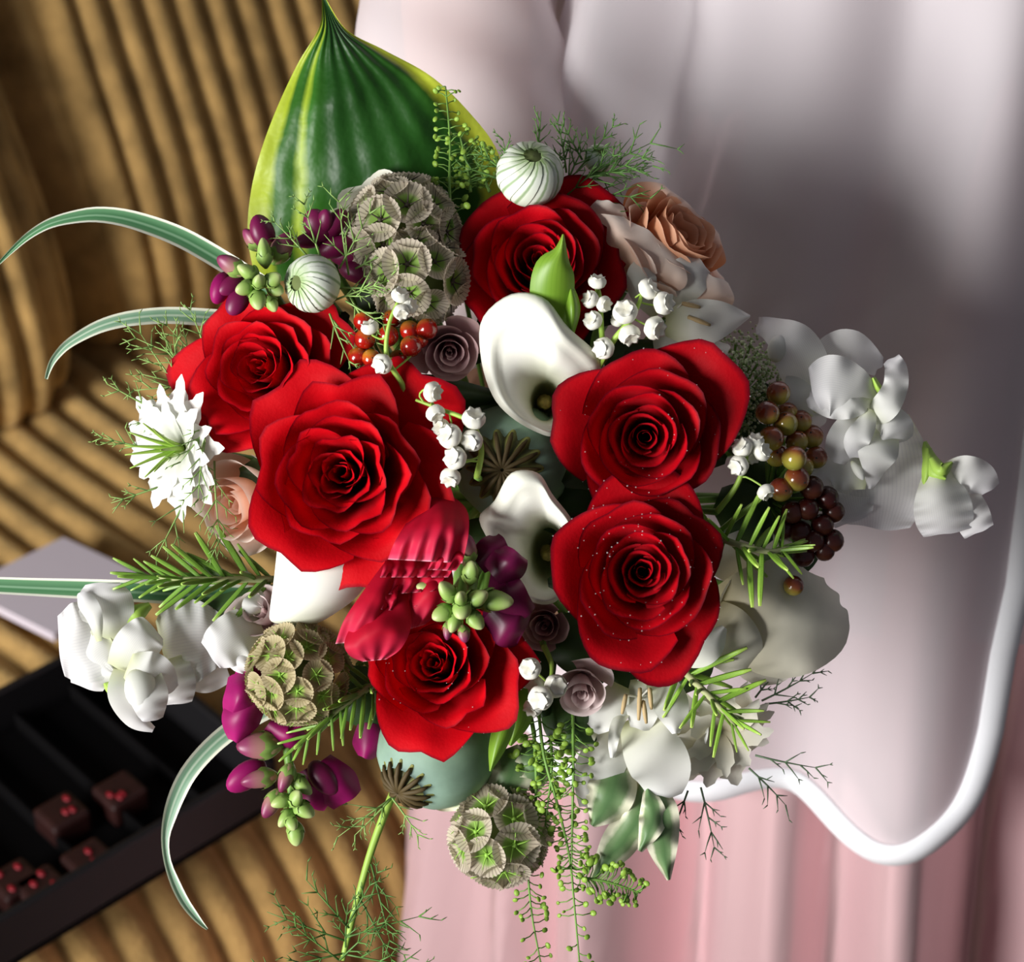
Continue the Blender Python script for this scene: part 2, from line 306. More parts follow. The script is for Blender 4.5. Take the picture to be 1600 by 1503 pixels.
sk = link('skirt', new_mesh('skirt', pl(V), gridf(nph, 40, 0, True), m_satin, U), person); sk['label'] = 'pink satin skirt with soft vertical folds'
# inner top
TP = [(0.70, .232, .150), (0.88, .192, .134), (1.05, .152, .112), (1.2, .160, .112), (1.34, .138, .09)]
zt = onY(1590, 1028, 0.115).z; V = []; U = []
for j in range(30):
    z = 1.34 + (zt - 1.34) * j / 29; a, b = shell(TP, z)
    for i in range(nph):
        ph = 2 * math.pi * i / nph - math.pi; fd = np.interp(z, [.7, 1.1], [.006, .001]) * fold(ph * 1.3 + 1)
        V.append((CX - (a + fd) * math.sin(ph), CY - (b + fd) * math.cos(ph), z)); U.append((i / nph, j / 29))
tp = link('top', new_mesh('top', pl(V), gridf(nph, 30, 0, True), m_top, U), person); tp['label'] = 'pale grey sheer top under the jacket'
# jacket: two fronts with rounded corners
JK = [(0.55, .272, .185), (0.70, .258, .176), (0.88, .220, .160), (1.05, .178, .140), (1.2, .19, .14), (1.34, .165, .115)]
hem_px = [(1556, 1080), (1540, 1160), (1500, 1250), (1440, 1292), (1390, 1308), (1340, 1298), (1250, 1258), (1170, 1242), (1100, 1238), (1000, 1215), (880, 1195)]
def onJ(x, y):
    yy = 0.09
    for _ in range(8): q = onY(x, y, yy); yy = CY - 0.183 * math.sqrt(max(0.05, 1 - ((CX - q.x) / 0.265) ** 2)) - .002
    return q.x, q.z
hem = sorted([onJ(x, y) for x, y in hem_px])
xe = CX + 0.26 * math.sin(0.075); hem = [(min(x, xe - .0004 * (len(hem) - i)), z) for i, (x, z) in enumerate(hem)] + [(xe, onJ(1570, 960)[1])]
hx_, hz_ = [p[0] for p in hem], [p[1] for p in hem]
PHE = -0.075
def jpt(ph, z, off=0, mir=1):
    a, b = shell(JK, z); am = np.interp(z, [.55, .8, 1.1], [.010, .010, .009])
    fd = am * (math.sin(11 * ph + 1.2) + .5 * math.sin(19 * ph)) + off
    return Vector((CX - mir * (a + fd) * math.sin(ph), CY - (b + fd) * math.cos(ph), z))
def zhem(ph):
    x = CX - 0.26 * math.sin(ph)
    return float(np.interp(x, hx_, hz_)) if ph < 1.3 else float(np.interp(ph, [1.3, math.pi], [hz_[0], hz_[0]]))
hemc = cr([(x, z) for x, z in hem], 80)
hx_, hz_ = list(hemc[:, 0]), list(hemc[:, 1])
def front(mir, ph1, lab, PHE=PHE):
    cols = [PHE + (ph1 - PHE) * (i / 139) ** 1.6 for i in range(140)]; V = []; U = []
    for j in range(44):
        t = j / 43
        for ph in cols: V.append(jpt(ph, 1.34 + (zhem(ph) - 1.34) * t, 0, mir)); U.append((ph / 3, t))
    o = link('jacket_front', new_mesh('jacket_front', pl(V), gridf(140, 44), m_sheer, U), person); o['label'] = lab
    # binding along the front edge and the hem
    edge = [(PHE, z) for z in np.linspace(1.34, zhem(PHE), 40)] + [(ph, zhem(ph)) for ph in cols[1:]]
    Q = [jpt(ph, z, .0015, mir) for ph, z in edge]; cen = []
    V = []; U = []
    for i, (ph, z) in enumerate(edge):
        t = (Q[min(i + 2, len(Q) - 1)] - Q[max(i - 2, 0)]).normalized(); nrm = Vector((-mir * math.sin(ph), -math.cos(ph), 0))
        side = t.cross(nrm).normalized() * mir
        for k, (wd, of) in enumerate(((-.0005, -.001), (0.0, .0012), (.0055, .0016), (.0110, .0012), (.0115, -.001))):
            V.append(Q[i] + side * wd * -1 + nrm * of); U.append((k / 4, i / len(Q)))
    b = link('binding', new_mesh('binding', pl(V), gridf(5, len(Q)), m_band, U), o)
front(1, math.pi, 'sheer white jacket front with a wide white bound hem'); front(-1, math.pi, 'sheer white jacket front on the far side', 0.30)
# sleeves
def sleeve(pts, rad, seed, lab):
    rn = random.Random(seed); v, f, u = tube(pts, rad, 40, 60); V = []
    P = cr(pts, 60)
    for i in range(60):
        for s in range(40):
            q = Vector(v[i * 40 + s]); c = Vector(P[i]); d = (q - c)
            k = 1 + 0.05 * math.sin(i * .55 + s * .32 + seed) + 0.04 * math.sin(i * .9 - s * .47 + 1)
            V.append(c + d * k)
    o = link('sleeve', new_mesh('sleeve', pl(V), f[:-2], m_sheer, u), person); o['label'] = lab
SH, EL, WR = (0.03, 0.27, 1.30), (-0.022, 0.275, 1.07), (-0.005, 0.115, 0.915)
sleeve([SH, (0.005, .275, 1.18), EL, (-0.018, .20, .985), WR], [.055, .052, .047, .043, .034], 1, 'sheer white sleeve of the arm holding the bouquet')
sleeve([(0.38, .27, 1.30), (0.425, .285, 1.16), (0.49, .30, 1.03), (0.49, .24, .88), (0.48, .20, .80)], [.062, .056, .052, .045, .036], 2, 'sheer white sleeve of the hanging arm')
# body: one skinned mesh
bv, be, brr = [], [], []
def bn(p, r, par=None):
    bv.append(p); brr.append(r); i = len(bv) - 1
    if par is not None: be.append((par, i))
    return i
pel = bn((CX, CY, .90), (.13, .10)); wst = bn((CX, CY, 1.05), (.11, .085), pel); chs = bn((CX, CY, 1.22), (.12, .09), wst); nk0 = bn((CX, CY, 1.33), (.07, .06), chs)
nk = bn((CX, CY - .005, 1.39), .045, nk0); hd = bn((CX, CY - .015, 1.45), .075, nk); hd2 = bn((CX, CY - .01, 1.52), .088, hd); bn((CX, CY, 1.585), .06, hd2)
for sx in (-1, 1):
    hp = bn((CX + sx * .09, CY, .84), .085, pel); kn = bn((CX + sx * .09, CY - .01, .45), .052, hp); an = bn((CX + sx * .09, CY + .01, .09), .034, kn); bn((CX + sx * .10, CY - .13, .035), .03, an)
def arm(sh, el, wr, pd, fd, th):
    a = bn(sh, .042, chs); b = bn(el, .033, a); c = bn(wr, .024, b); pd, fd, th = Vector(pd), Vector(fd), Vector(th)
    p = bn(tuple(Vector(wr) + pd * .045), (.02, .02), c)
    for k in range(4):
        o_ = th * (.024 - .016 * k); k0 = Vector(wr) + pd * .08 + o_; ln = (.042, .046, .043, .034)[k]
        i = bn(tuple(k0), .0085, p); i = bn(tuple(k0 + pd * ln * .45 + fd * ln * .35), .008, i); i = bn(tuple(k0 + pd * ln * .45 + fd * ln * .95), .0075, i); bn(tuple(k0 + pd * ln * .1 + fd * ln * 1.35), .0065, i)
    t0 = Vector(wr) + pd * .03 + th * .03; i = bn(tuple(t0), .011, p); i = bn(tuple(t0 + th * .012 + fd * .025 + pd * .015), .0095, i); bn(tuple(t0 + fd * .05 + pd * .035), .008, i)
arm((0.06, CY, 1.29), EL, (-.012, .115, .905), (0.25, -.85, -.3), (.75, .1, -.2), (.1, -.25, .95))
arm((0.34, CY, 1.29), (0.49, .30, 1.03), (.48, .20, .80), (0, -.15, -.98), (-.6, -.3, -.3), (-.2, -.9, .1))
me = bpy.data.meshes.new('body'); me.from_pydata(pl(bv), be, []); me.materials.append(m_skin)
bo = link('body', me, person); sm = bo.modifiers.new('skin', 'SKIN'); sm.use_smooth_shade = True
for i, r in enumerate(brr): me.skin_vertices[0].data[i].radius = r if isinstance(r, tuple) else (r, r)
me.skin_vertices[0].data[0].use_root = True
bo.modifiers.new('subdivision', 'SUBSURF').levels = 1
m_hair = MAT('brown_hair', '4a3220', rough=0.5)
v, f, u = ball(0.1, 1, 1.08, 1.1, 20, 14)
link('hair', new_mesh('hair', [(x, y + .03, z + 1.545) for x, y, z in v], f, m_hair, u), person)
# ------------------------------------------------------------------ bouquet builders
BP = Vector((-0.006, -0.012, -0.105)); srng = random.Random(11)
class Thing:
    def __init__(s, name, label, cat, p, group=None, face=None, spin=0):
        s.mat = Matrix.Translation(B(*p)) @ (rot_to(face, spin) if face else Matrix.Identity(4)); s.inv = s.mat.inverted()
        s.o = tag(link(name, None, None, MB @ s.mat), label, cat, group); s.p = B(*p)
    def mesh(s, name, vfu, mat, parent=None, local=False, kind=None, label=None):
        v, f, u = vfu
        if not local: v = [s.inv @ Vector(q) for q in v]
        o = link(name, new_mesh(name, v, f, mat, u), parent or s.o); tag(o, label, None, None, kind); return o
    def inst(s, name, me, m, parent=None, local=False):
        return link(name, me, parent or s.o, m if local else s.inv @ m)
    def stem(s, start=None, mat=None, r=0.0016, via=None, parent=None):
        a = Vector(start) if start is not None else s.p
        j = Vector((srng.uniform(-.008, .008), srng.uniform(-.008, .008), srng.uniform(-.01, .01))); b = BP + j
        mid = a.lerp(b, 0.5) + Vector((0, 0, -0.02 - .12 * (a - b).xy.length))
        if mid.z < BP.z + .01: mid.z = BP.z + .01
        e = b + Vector((j.x * 1.5, -0.050 + j.y, -0.030 + j.z * .4))
        return s.mesh('stem', tube([a] + [B(*q) for q in (via or [])] + [mid, b, e], r, 6, 16), mat or m_stem)
def rows_mesh(rows, nu=9, nv=22, ruf=(0, 0, 0), rib=(0, 0), curl=0, nz=(0, 30), rip=(0, 0)):
    so = srng.uniform(0, 50)
    R = cr([tuple(r) + (0,) * (6 - len(r)) for r in rows], nv); V, U = [], []
    for j in range(nv):
        xl, yl, xr, yr, h, bl = R[j]; t = j / (nv - 1)
        for i in range(nu):
            s = i / (nu - 1); e = 2 * s - 1
            hh = h + bl * (1 - e * e) + ruf[0] * abs(e) ** 2 * math.sin(ruf[1] * t * 6.283 + ruf[2] + (1.3 if e > 0 else 0)) + rib[0] * math.cos(rib[1] * 6.283 * s) * min(1, 4 * t) + curl * abs(e) ** 4
            hh += rip[0] * t ** 3 * math.sin(6.283 * rip[1] * s + so)
            if nz[0]:
                x_, y_ = xl + (xr - xl) * s, yl + (yr - yl) * s; hh += nz[0] * mnoise.noise(Vector((x_ / nz[1], y_ / nz[1], so)))
            V.append(B(xl + (xr - xl) * s, yl + (yr - yl) * s, hh)); U.append((s, t))
    return V, gridf(nu, nv), U
def leaf_rows(spine, widths):
    S = cr(spine, 14); Wd = cr([(x,) for x in widths], 14)[:, 0]; out = []
    for i in range(14):
        t = S[min(i + 1, 13)] - S[max(i - 1, 0)]; l = math.hypot(t[0], t[1]) or 1; nx, ny = t[1] / l, -t[0] / l; w_ = max(Wd[i], 0.6) / 2
        out.append((S[i][0] + nx * w_, S[i][1] + ny * w_, S[i][0] - nx * w_, S[i][1] - ny * w_, S[i][2]))
    return out
def leaf(T, name, spine, widths, mat, bulge=0, ruf=(0, 0, 0), nu=7, nv=18, parent=None, curl=0, tip=None, label=None, nz=(0, 30)):
    rows = [r + (bulge,) for r in leaf_rows(spine, widths)]
    V, F, U = rows_mesh(rows, nu, nv, ruf, (0, 0), curl, nz)
    if tip:     # rounded, wavy far end
        amp, fr = tip; n = nu
        for i in range(nu):
            e = 2 * i / (nu - 1) - 1; d = (V[(nv - 1) * n + i] - V[(nv - 4) * n + i])
            for j in range(nv - 5, nv): V[j * n + i] = V[j * n + i] - d * ((j - nv + 6) / 5) * (amp * e * e + .15 * math.sin(fr * e))
    return T.mesh(name, (V, F, U), mat, parent, label=label)

def petal_mesh(R, t, w_, rr, zr, roll, droop, rnd, wave, tip, nu=17, nv=9, base=-0.62, spir=0.06):
    V, U = [], []; ph = rnd.uniform(0, 6.28); sk = rnd.uniform(-.12, .12); tu = rnd.uniform(-.25, .05); tu2 = tu + rnd.uniform(.45, .75); so = Vector((rnd.uniform(0, 99), 0, 0)); as_ = rnd.uniform(-.5, .5)
    for j in range(nv):
        v0 = j / (nv - 1)
        for i in range(nu):
            u = -1 + 2 * i / (nu - 1); v = v0 * (1 - (0.06 + .20 * t) * abs(u) ** 3)
            rl = roll * (1 + as_ * u) * (1 - .45 * abs(u) ** 2); rm = rr * (1 + spir * u)
            p0 = (0.10, base); p1 = (max(rm * 0.86, .08), base + .16); p2 = (rm * 0.90, zr - .02); p3 = (rm + rl, zr - droop * (1 - .6 * abs(u)))
            a_ = (1 - v) ** 3; b_ = 3 * v * (1 - v) ** 2; c_ = 3 * v * v * (1 - v); d_ = v ** 3
            rad = a_ * p0[0] + b_ * p1[0] + c_ * p2[0] + d_ * p3[0]; z = a_ * p0[1] + b_ * p1[1] + c_ * p2[1] + d_ * p3[1]
            k = v ** 3; tri = max(1 - abs(u - tu) / .42, .75 - abs(u - tu2) / .42); nz = mnoise.noise(so + Vector((u * 1.6, v * 1.2, 0)))
            rad += k * (tip * max(tri, -.6) + wave * .6 * math.sin(5 * u + ph)) + .05 * nz * rr * v
            z += k * (wave * math.sin(7 * u + ph) + sk * .3 * u - .35 * tip * max(tri, 0)) + .06 * nz * v * t
            ang = u * w_
            V.append((R * rad * math.cos(ang), R * rad * math.sin(ang), R * z)); U.append(((u + 1) / 2, v0))
    return V, gridf(nu, nv), U
def rose(name, label, px, py, h, Rpx, face, mat, n=20, spin=0, seed=1, group=None, wave=0.015, tip=0.15, cup=0.0, cat='rose', drops=0, inner=0.05, stretch=None, matin=None, ex=1.12, tin=.6, leaves=0):
    T = Thing(name, label, cat, (px, py, h), group, face, spin); rn = random.Random(seed); R = Rpx * KK(h) / 1.13; pts = []
    for i in range(n):
        t = i / (n - 1); rr = inner + (.95 - inner) * t ** ex
        w_ = 2.1 - 1.15 * t ** 0.6 + rn.uniform(-.08, .08)
        zr = 0.22 + (0.14 + .35 * cup) * math.sin(math.pi * min(t * 1.15, 1)) - (0.40 - .5 * cup) * t ** 2.2 + rn.uniform(-.03, .03)
        gd = max(0, (t - .72) / .28)
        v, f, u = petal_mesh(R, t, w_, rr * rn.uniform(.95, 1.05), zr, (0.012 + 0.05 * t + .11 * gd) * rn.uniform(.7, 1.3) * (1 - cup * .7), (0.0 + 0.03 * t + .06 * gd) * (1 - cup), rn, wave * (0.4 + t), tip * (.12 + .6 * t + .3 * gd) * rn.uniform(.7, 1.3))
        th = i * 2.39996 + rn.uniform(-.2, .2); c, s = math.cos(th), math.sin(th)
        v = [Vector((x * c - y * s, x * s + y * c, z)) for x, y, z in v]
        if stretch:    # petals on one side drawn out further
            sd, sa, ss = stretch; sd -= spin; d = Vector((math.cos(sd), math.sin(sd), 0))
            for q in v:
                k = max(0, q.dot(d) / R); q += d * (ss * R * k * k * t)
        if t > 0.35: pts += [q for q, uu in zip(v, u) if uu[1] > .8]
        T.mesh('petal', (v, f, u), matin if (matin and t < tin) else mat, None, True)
    for k in range(leaves):
        a = spin + k * 6.283 / leaves + rn.uniform(-.3, .3); Ln = R * rn.uniform(1.0, 1.25); V = []; U = []
        for j in range(10):
            q = j / 9; wq = .30 * R * math.sin(math.pi * min(.97, .1 + q * .88)) ** .8 * (1.06 if j % 2 else .94)
            for i in range(5):
                e = -1 + i / 2; x = .15 * R + (Ln - .15 * R) * q; y = wq * e; z = -.85 * R + .10 * R * math.sin(2.4 * q) - .06 * R * (1 - e * e)
                V.append((x * math.cos(a) - y * math.sin(a), x * math.sin(a) + y * math.cos(a), z)); U.append(((e + 1) / 2, q))
        T.mesh('leaf', (V, gridf(5, 10), U), m_leaf, None, True)
    T.mesh('calyx', lathe([(.001, -R * .60), (.16 * R, -R * .62), (.20 * R, -R * .72), (.12 * R, -R * .85), (.03 * R, -R * .9)], 10), m_stem, None, True)
    T.stem(T.mat @ Vector((0, 0, -R * .85)), r=0.0022)
    if drops:
        parts = []
        for k in range(drops):
            q = rn.choice(pts); r = rn.uniform(.00012, .00030); v, f, u = ball(r, 1, 1, .8, 6, 4)
            parts.append(([(x + q.x, y + q.y, z + q.z + r * .4) for x, y, z in v], f, u))
        T.mesh('water_droplets', join(parts), m_drop, None, True, 'stuff')
    return T
def calla(label, rim, throat, base, name='calla_lily', stemvia=None, group=None):
    T = Thing(name, label, 'lily', (throat[0], throat[1], throat[2]), group); n = 56; m = 14
    Rm = [B(*q) for q in cr(rim, n, True)]; tc = B(*throat[:3]); rx, ry = throat[3] * KK(throat[2]), throat[4] * KK(throat[2]); bs = B(*base)
    rings = []
    ang = [math.atan2(q.y - tc.y, q.x - tc.x) for q in Rm]
    cen = sum(Rm, Vector()) / n
    for j in range(8):      # outside, from the tube up to the rim
        s = j / 7; rings.append([(bs + Vector((math.cos(a), math.sin(a), 0)) * .006).lerp(q + (q - cen).normalized() * .0008 + Vector((0, 0, -.0018)), s ** .9) + Vector((0, 0, -.012 * math.sin(math.pi * s))) for q, a in zip(Rm, ang)])
    for j in range(m + 1):
        s = j / m; row = []
        for q, a in zip(Rm, ang):
            th = tc + Vector((math.cos(a) * rx, math.sin(a) * ry, 0)); p = q.lerp(th, s); p.z = q.z + (th.z - q.z) * s ** 3.6 + .002 * math.sin(math.pi * min(1, s * 3)) * (s < .34)
            row.append(p)
        rings.append(row)
    for dz, k in ((.008, .9), (.018, .7), (.026, .45), (.030, .1)): rings.append([tc + Vector((math.cos(a) * rx * k, math.sin(a) * ry * k, -dz)) for a in ang])
    nr = len(rings); U = []
    for j in range(nr): U += [(i / n, 0.0 if j < 8 else min(1, (j - 8) / (m + 2)) ** 1.3) for i in range(n)]
    T.mesh('spathe', ([q for r in rings for q in r], gridf(n, nr, 0, True), U), m_calla)
    d = Vector((0, .1, 1))
    T.mesh('spadix', tube([tc + Vector((0, 0, -.028)), tc + Vector((0, 0, -.012)), tc + Vector((0, -.001, -.003))], [.0028, .0030, .0016], 10, 8), MAT('spadix_yellow', 'b8a458', rough=.7, ns=900, na=.3))
    T.stem(bs, r=.004, mat=m_stem); return T
_fl = {}
def scab(label, px, py, h, Rpx, face, mat, awn, seed, n=34, fr=0.42):
    T = Thing('scabiosa_pod', label, 'seed pod', (px, py, h), 'scabiosa seed pods', face, seed); R = Rpx * KK(h); rn = random.Random(seed)
    T.mesh('core', ball(R * .68, 1, 1, 1, 18, 12), m_core, None, True)
    V, U = [], []; seg = 60
    for j in range(7):
        q = .10 + .90 * j / 6
        for i in range(seg):
            a = 2 * math.pi * i / seg; z = .26 * q ** 2 + .028 * q * math.cos(30 * a) - .06; rr = q * (1 + .02 * math.cos(30 * a))
            V.append((rr * math.cos(a), rr * math.sin(a), z)); U.append((i / seg, q))
    F = gridf(seg, 7, 0, True) + [tuple(range(seg))[::-1]]
    for v in range(0): pass
    me = new_mesh('floret', V, F, mat, U)
    sp = []
    for k in range(5):
        a = 2 * math.pi * k / 5; sp.append(tube([(0, 0, -.08), (.25 * math.cos(a), .25 * math.sin(a), .10), (.62 * math.cos(a + .1), .62 * math.sin(a + .1), .30)], [.055, .03, .012], 4, 4))
    sp.append(([(x, y, z - .03) for x, y, z in ball(.12, 1, 1, .9, 8, 5)[0]],) + ball(.12, 1, 1, .9, 8, 5)[1:])
    ma = new_mesh('awn', *join(sp)[:2], awn, join(sp)[2])
    for k in range(n):
        z = 1 - 1.35 * (k + .5) / n; a = k * 2.39996 + rn.uniform(-.15, .15); r = math.sqrt(max(0, 1 - z * z)); nrm = Vector((r * math.cos(a), r * math.sin(a), z))
        sc = R * fr * rn.uniform(.9, 1.12)
        o = T.inst('floret', me, Matrix.Translation(nrm * R * .86) @ rot_to(nrm + Vector((rn.uniform(-.12, .12), rn.uniform(-.12, .12), 0)), rn.uniform(0, 6)) @ Matrix.Scale(sc, 4), None, True)
        T.inst('awn', ma, Matrix.Identity(4), o, True)
    T.stem(T.mat @ Vector((0, 0, -R * .6)), r=.0013); return T
def threads(T, name, items, mat, seed, parent=None, r=1.7):
    # items: (px, py, h, angle deg in picture (0 right, 90 up), length px, tilt): forked thread foliage
    rn = random.Random(seed); parts = []
    def seg(p, a, el, L, lev):
        d = Vector((math.cos(a) * math.cos(el), math.sin(a) * math.cos(el), math.sin(el))); k = .000231
        n = (4, 2, 2)[lev]; bend = rn.uniform(-.15, .15); q = [p]; cur = p; aa = a
        for i in range(n):
            aa += bend / n; d = Vector((math.cos(aa) * math.cos(el), math.sin(aa) * math.cos(el), math.sin(el))); cur = cur + d * (L * k / n); q.append(cur)
        rad = (r * k, r * .8 * k, r * .62 * k)[lev]; parts.append(tube(q, [rad, rad * .8, rad * .3], 4))
        if lev < 2:
            for i in range(1, len(q)):
                for sg in (-1, 1):
                    if rn.random() < (.85, .5)[lev]:
                        fr = 1 - .55 * i / len(q)
                        seg(q[i], aa + sg * rn.uniform(.4, .8), el + rn.uniform(-.5, .5), L * fr * rn.uniform(.34, .55), lev + 1)
    for px, py, h, an, L, el in items: seg(B(px, py, h), math.radians(an), el, L, 0)
    return T.mesh(name, join(parts), mat, parent, kind='stuff')
def nigbud(T, px, py, h, Rpx, face, seed, parent=None):
    R = Rpx * KK(h); Mx = Matrix.Translation(B(px, py, h)) @ rot_to(face, seed); rn = random.Random(seed); n = 11
    for k in range(n):
        V, U = [], []; a0 = 2 * math.pi * k / n
        for j in range(13):
            t = j / 12; la = math.radians(-85 + 158 * t); wd = (2 * math.pi / n) * (.95 - .35 * t)
            for i in range(7):
                e = -1 + i / 3; a = a0 + e * wd + 1.1 * t * t; rr = R * (1 + .035 * (1 - e * e) + .05 * (e + 1) - .03 - .08 * max(0, t - .85) / .15)
                V.append(Mx @ Vector((rr * math.cos(la) * math.cos(a), rr * math.cos(la) * math.sin(a), rr * .92 * math.sin(la)))); U.append(((e + 1) / 2, t))
        T.mesh('petal', (V, gridf(7, 13), U), m_nig, parent)
    T.mesh('bud_core', ([Mx @ Vector(q) for q in ball(R * .86, 1, 1, .95, 14, 10)[0]],) + ball(R * .86, 1, 1, .95, 14, 10)[1:], m_core, parent)
def nigflower(T, px, py, h, Rpx, face, seed, n=16, mat=None, styles=True):
    R = Rpx * KK(h); Mx = Matrix.Translation(B(px, py, h)) @ rot_to(face, seed); rn = random.Random(seed)
    for k in range(n):
        V, U = [], []; a0 = 2.39996 * k; el = .15 + .75 * (k / n); L = R * rn.uniform(.85, 1.1) * (1 - .25 * k / n); wd = rn.uniform(.20, .28)
        ca, sa = math.cos(a0), math.sin(a0)
        for j in range(11):
            t = j / 10; w_ = L * wd * math.sin(math.pi * min(1, .08 + t * .93)) ** .8 * (1 + .20 * (1 if j % 2 else -1) * (t > .65))
            if j == 10: w_ = L * .01
            for i in range(5):
                e = -1 + i / 2; x = L * t * math.cos(el * (1 - .5 * t)); z = L * t * math.sin(el * (1 - .5 * t)) + .25 * w_ * e * e; y = w_ * e
                V.append(Mx @ Vector((x * ca - y * sa, x * sa + y * ca, z))); U.append(((e + 1) / 2, t))
        T.mesh('petal', (V, gridf(5, 11), U), mat or m_white)
    if styles:
        for k in range(9):
            a = k * 2.4; T.mesh('style', tube([Mx @ Vector((0, 0, 0)), Mx @ Vector((R * .12 * math.cos(a), R * .12 * math.sin(a), R * .35)), Mx @ Vector((R * .35 * math.cos(a), R * .35 * math.sin(a), R * .75))], [R * .035, R * .03, R * .008], 5, 7), m_lstem)
def bell_mesh():
    prof = [(.001, 0), (.48, -.08), (.84, -.34), (1.0, -.72), (.96, -1.06), (.74, -1.32), (.66, -1.42), (.80, -1.54), (.62, -1.46), (.35, -1.34), (.001, -1.28)]; seg = 24; V, U = [], []
    for j, (r, z) in enumerate(prof):
        for s in range(seg):
            a = 2 * math.pi * s / seg; lob = .5 + .5 * math.cos(6 * a); k = max(0, (j - 5) / 2) if j < 8 else (.6 if j == 8 else 0)
            rr = r * (1 - .10 * k * (1 - lob)) + .05 * lob * (j > 1); zz = z + .22 * k * (1 - lob)
            V.append((rr * math.cos(a), rr * math.sin(a), zz)); U.append((s / seg, j / 10))
    return new_mesh('bell', V, gridf(seg, len(prof), 0, True), m_bell, U)
BELL = bell_mesh()
def lov(label, stempts, bells, stemstart=None, group='lily of the valley sprigs'):
    p0 = stempts[0]; T = Thing('lily_of_the_valley', label, 'flower', p0, group)
    T.mesh('stalk', tube([B(*q) for q in stempts], [.0011, .0009, .0005], 6, 20), m_lstem); sp = [B(*q) for q in cr(stempts, 30)]
    for k, bl in enumerate(bells):
        px, py, h, r = bl[:4]; d = Vector(bl[4]).normalized() if len(bl) > 4 else Vector((random.Random(k).uniform(-.5, .5), -.5, .5)).normalized()
        R = r * 1.08 * KK(h); top = B(px, py, h) - d * R * .75
        T.inst('bell', BELL, Matrix.Translation(top) @ rot_to(-d, k) @ Matrix.Scale(R, 4))
        q = min(sp, key=lambda s_: (s_ - top).length + .3 * abs((s_ - top).length - .006))
        T.mesh('pedicel', tube([q, q.lerp(top, .5) - d * R * .7, top - d * R * .25, top + d * R * .05], .00038, 5, 8), m_lstem)
    T.stem(sp[0], r=.0012, mat=m_stem); return T
def berry_data(name, mat):
    v, f, u = ball(1, 1, 1, 1.06, 18, 12); a = ([(x, y, z) for x, y, z in v], f, u); t = ball(.09, 1, 1, 1.2, 8, 5)
    return new_mesh(name, *join([a])[:2], mat, u)
BERRY = {'r': berry_data('berry', m_berry), 'g': berry_data('berry', m_berryg), 'd': berry_data('berry', m_berryd)}
TIP = new_mesh('tip', *ball(.10, 1, 1, 1, 8, 5)[:2], m_awn)
def berries(label, base, items, stemmat=None, seed=1):
    T = Thing('berry_sprig', label, 'berries', base); rn = random.Random(seed); b0 = B(*base)
    for px, py, h, r, kd in items:
        R = r * KK(h); c = B(px, py, h); m = Matrix.Translation(c) @ Euler((rn.uniform(-.5, .5), rn.uniform(-.5, .5), rn.uniform(-.6, .6))).to_matrix().to_4x4() @ Matrix.Scale(R, 4)
        o = T.inst('berry', BERRY[kd], m); d = (c - b0).normalized() + Vector((0, 0, .5))
        T.inst('tip', TIP, Matrix.Translation(Vector((.2, .3, .95)).normalized() * 1.0), o, True)
        T.mesh('twig', tube([b0, b0.lerp(c, .5) + Vector((0, 0, -.004)), c], .0006, 5, 6), m_stem)
    T.stem(b0, r=.0018); return T
def poppy(label, c, R, axis, ncr=13, cr_k=.62, seed=1):
    T = Thing('poppy_pod', label, 'seed pod', c, 'poppy seed pods', axis); r = R * KK(c[2])
    prof = [(.05, -1.05), (.22, -1.02), (.35, -.92), (.72, -.68), (.95, -.3), (1.0, .05), (.92, .42), (.72, .72), (.50, .88), (.42, .95), (.40, 1.0)]
    V, F, U = lathe([(a * r, b * r) for a, b in cr(prof, 30)], 36)
    V = [(x * (1 + .012 * math.cos(12 * math.atan2(y, x))), y * (1 + .012 * math.cos(12 * math.atan2(y, x))), z) for x, y, z in V]
    T.mesh('pod', (V, F, U), m_pod, None, True)
    V, U = [], []; seg = ncr * 8; k = cr_k
    for j in range(9):
        q = j / 8
        for s in range(seg):
            a = 2 * math.pi * s / seg; lob = .5 + .5 * math.cos(ncr * a); rr = k * r * q * (1 - .20 * q ** 3 * (1 - lob)); z = r * (1.09 - .04 * q - .22 * q ** 3 + .05 * lob * q)
            V.append((rr * math.cos(a), rr * math.sin(a), z)); U.append((lob, q))
    V2 = [(x, y, z - .05 * r) for x, y, z in V]
    cro = T.mesh('crown', join([(V, gridf(seg, 9, 0, True), U), (V2, gridf(seg, 9, 0, True), U)]), m_crown, None, True)
    for s in range(ncr):
        a = 2 * math.pi * s / ncr; T.mesh('ray', tube([(k * r * q * math.cos(a), k * r * q * math.sin(a), r * (1.15 - .04 * q - .22 * q ** 3)) for q in (.04, .3, .6, .8, .93)], [.03 * r, .045 * r, .05 * r, .02 * r], 5), m_crownray, cro, True)
    T.stem(T.mat @ Vector((0, 0, -r)), r=.002); return T
BUDV, BUDF, BUDU = ball(1, 1, 1, 1, 14, 10)
def bud_mesh(name, mat, pinch=.25):
    V = []
    for x, y, z in BUDV:
        t = (z + 1) / 2; k = 1 - pinch * t ** 2 + .10 * math.cos(2 * math.atan2(y, x)) * t; V.append((x * k, y * k * .9, z))
    return new_mesh(name, V, BUDF, mat, BUDU)
BUD = {'g': bud_mesh('bud', m_budg), 'p': bud_mesh('bud', m_budp), 'd': bud_mesh('bud', m_purple, .1), 'm': bud_mesh('bud', m_magenta, .1)}
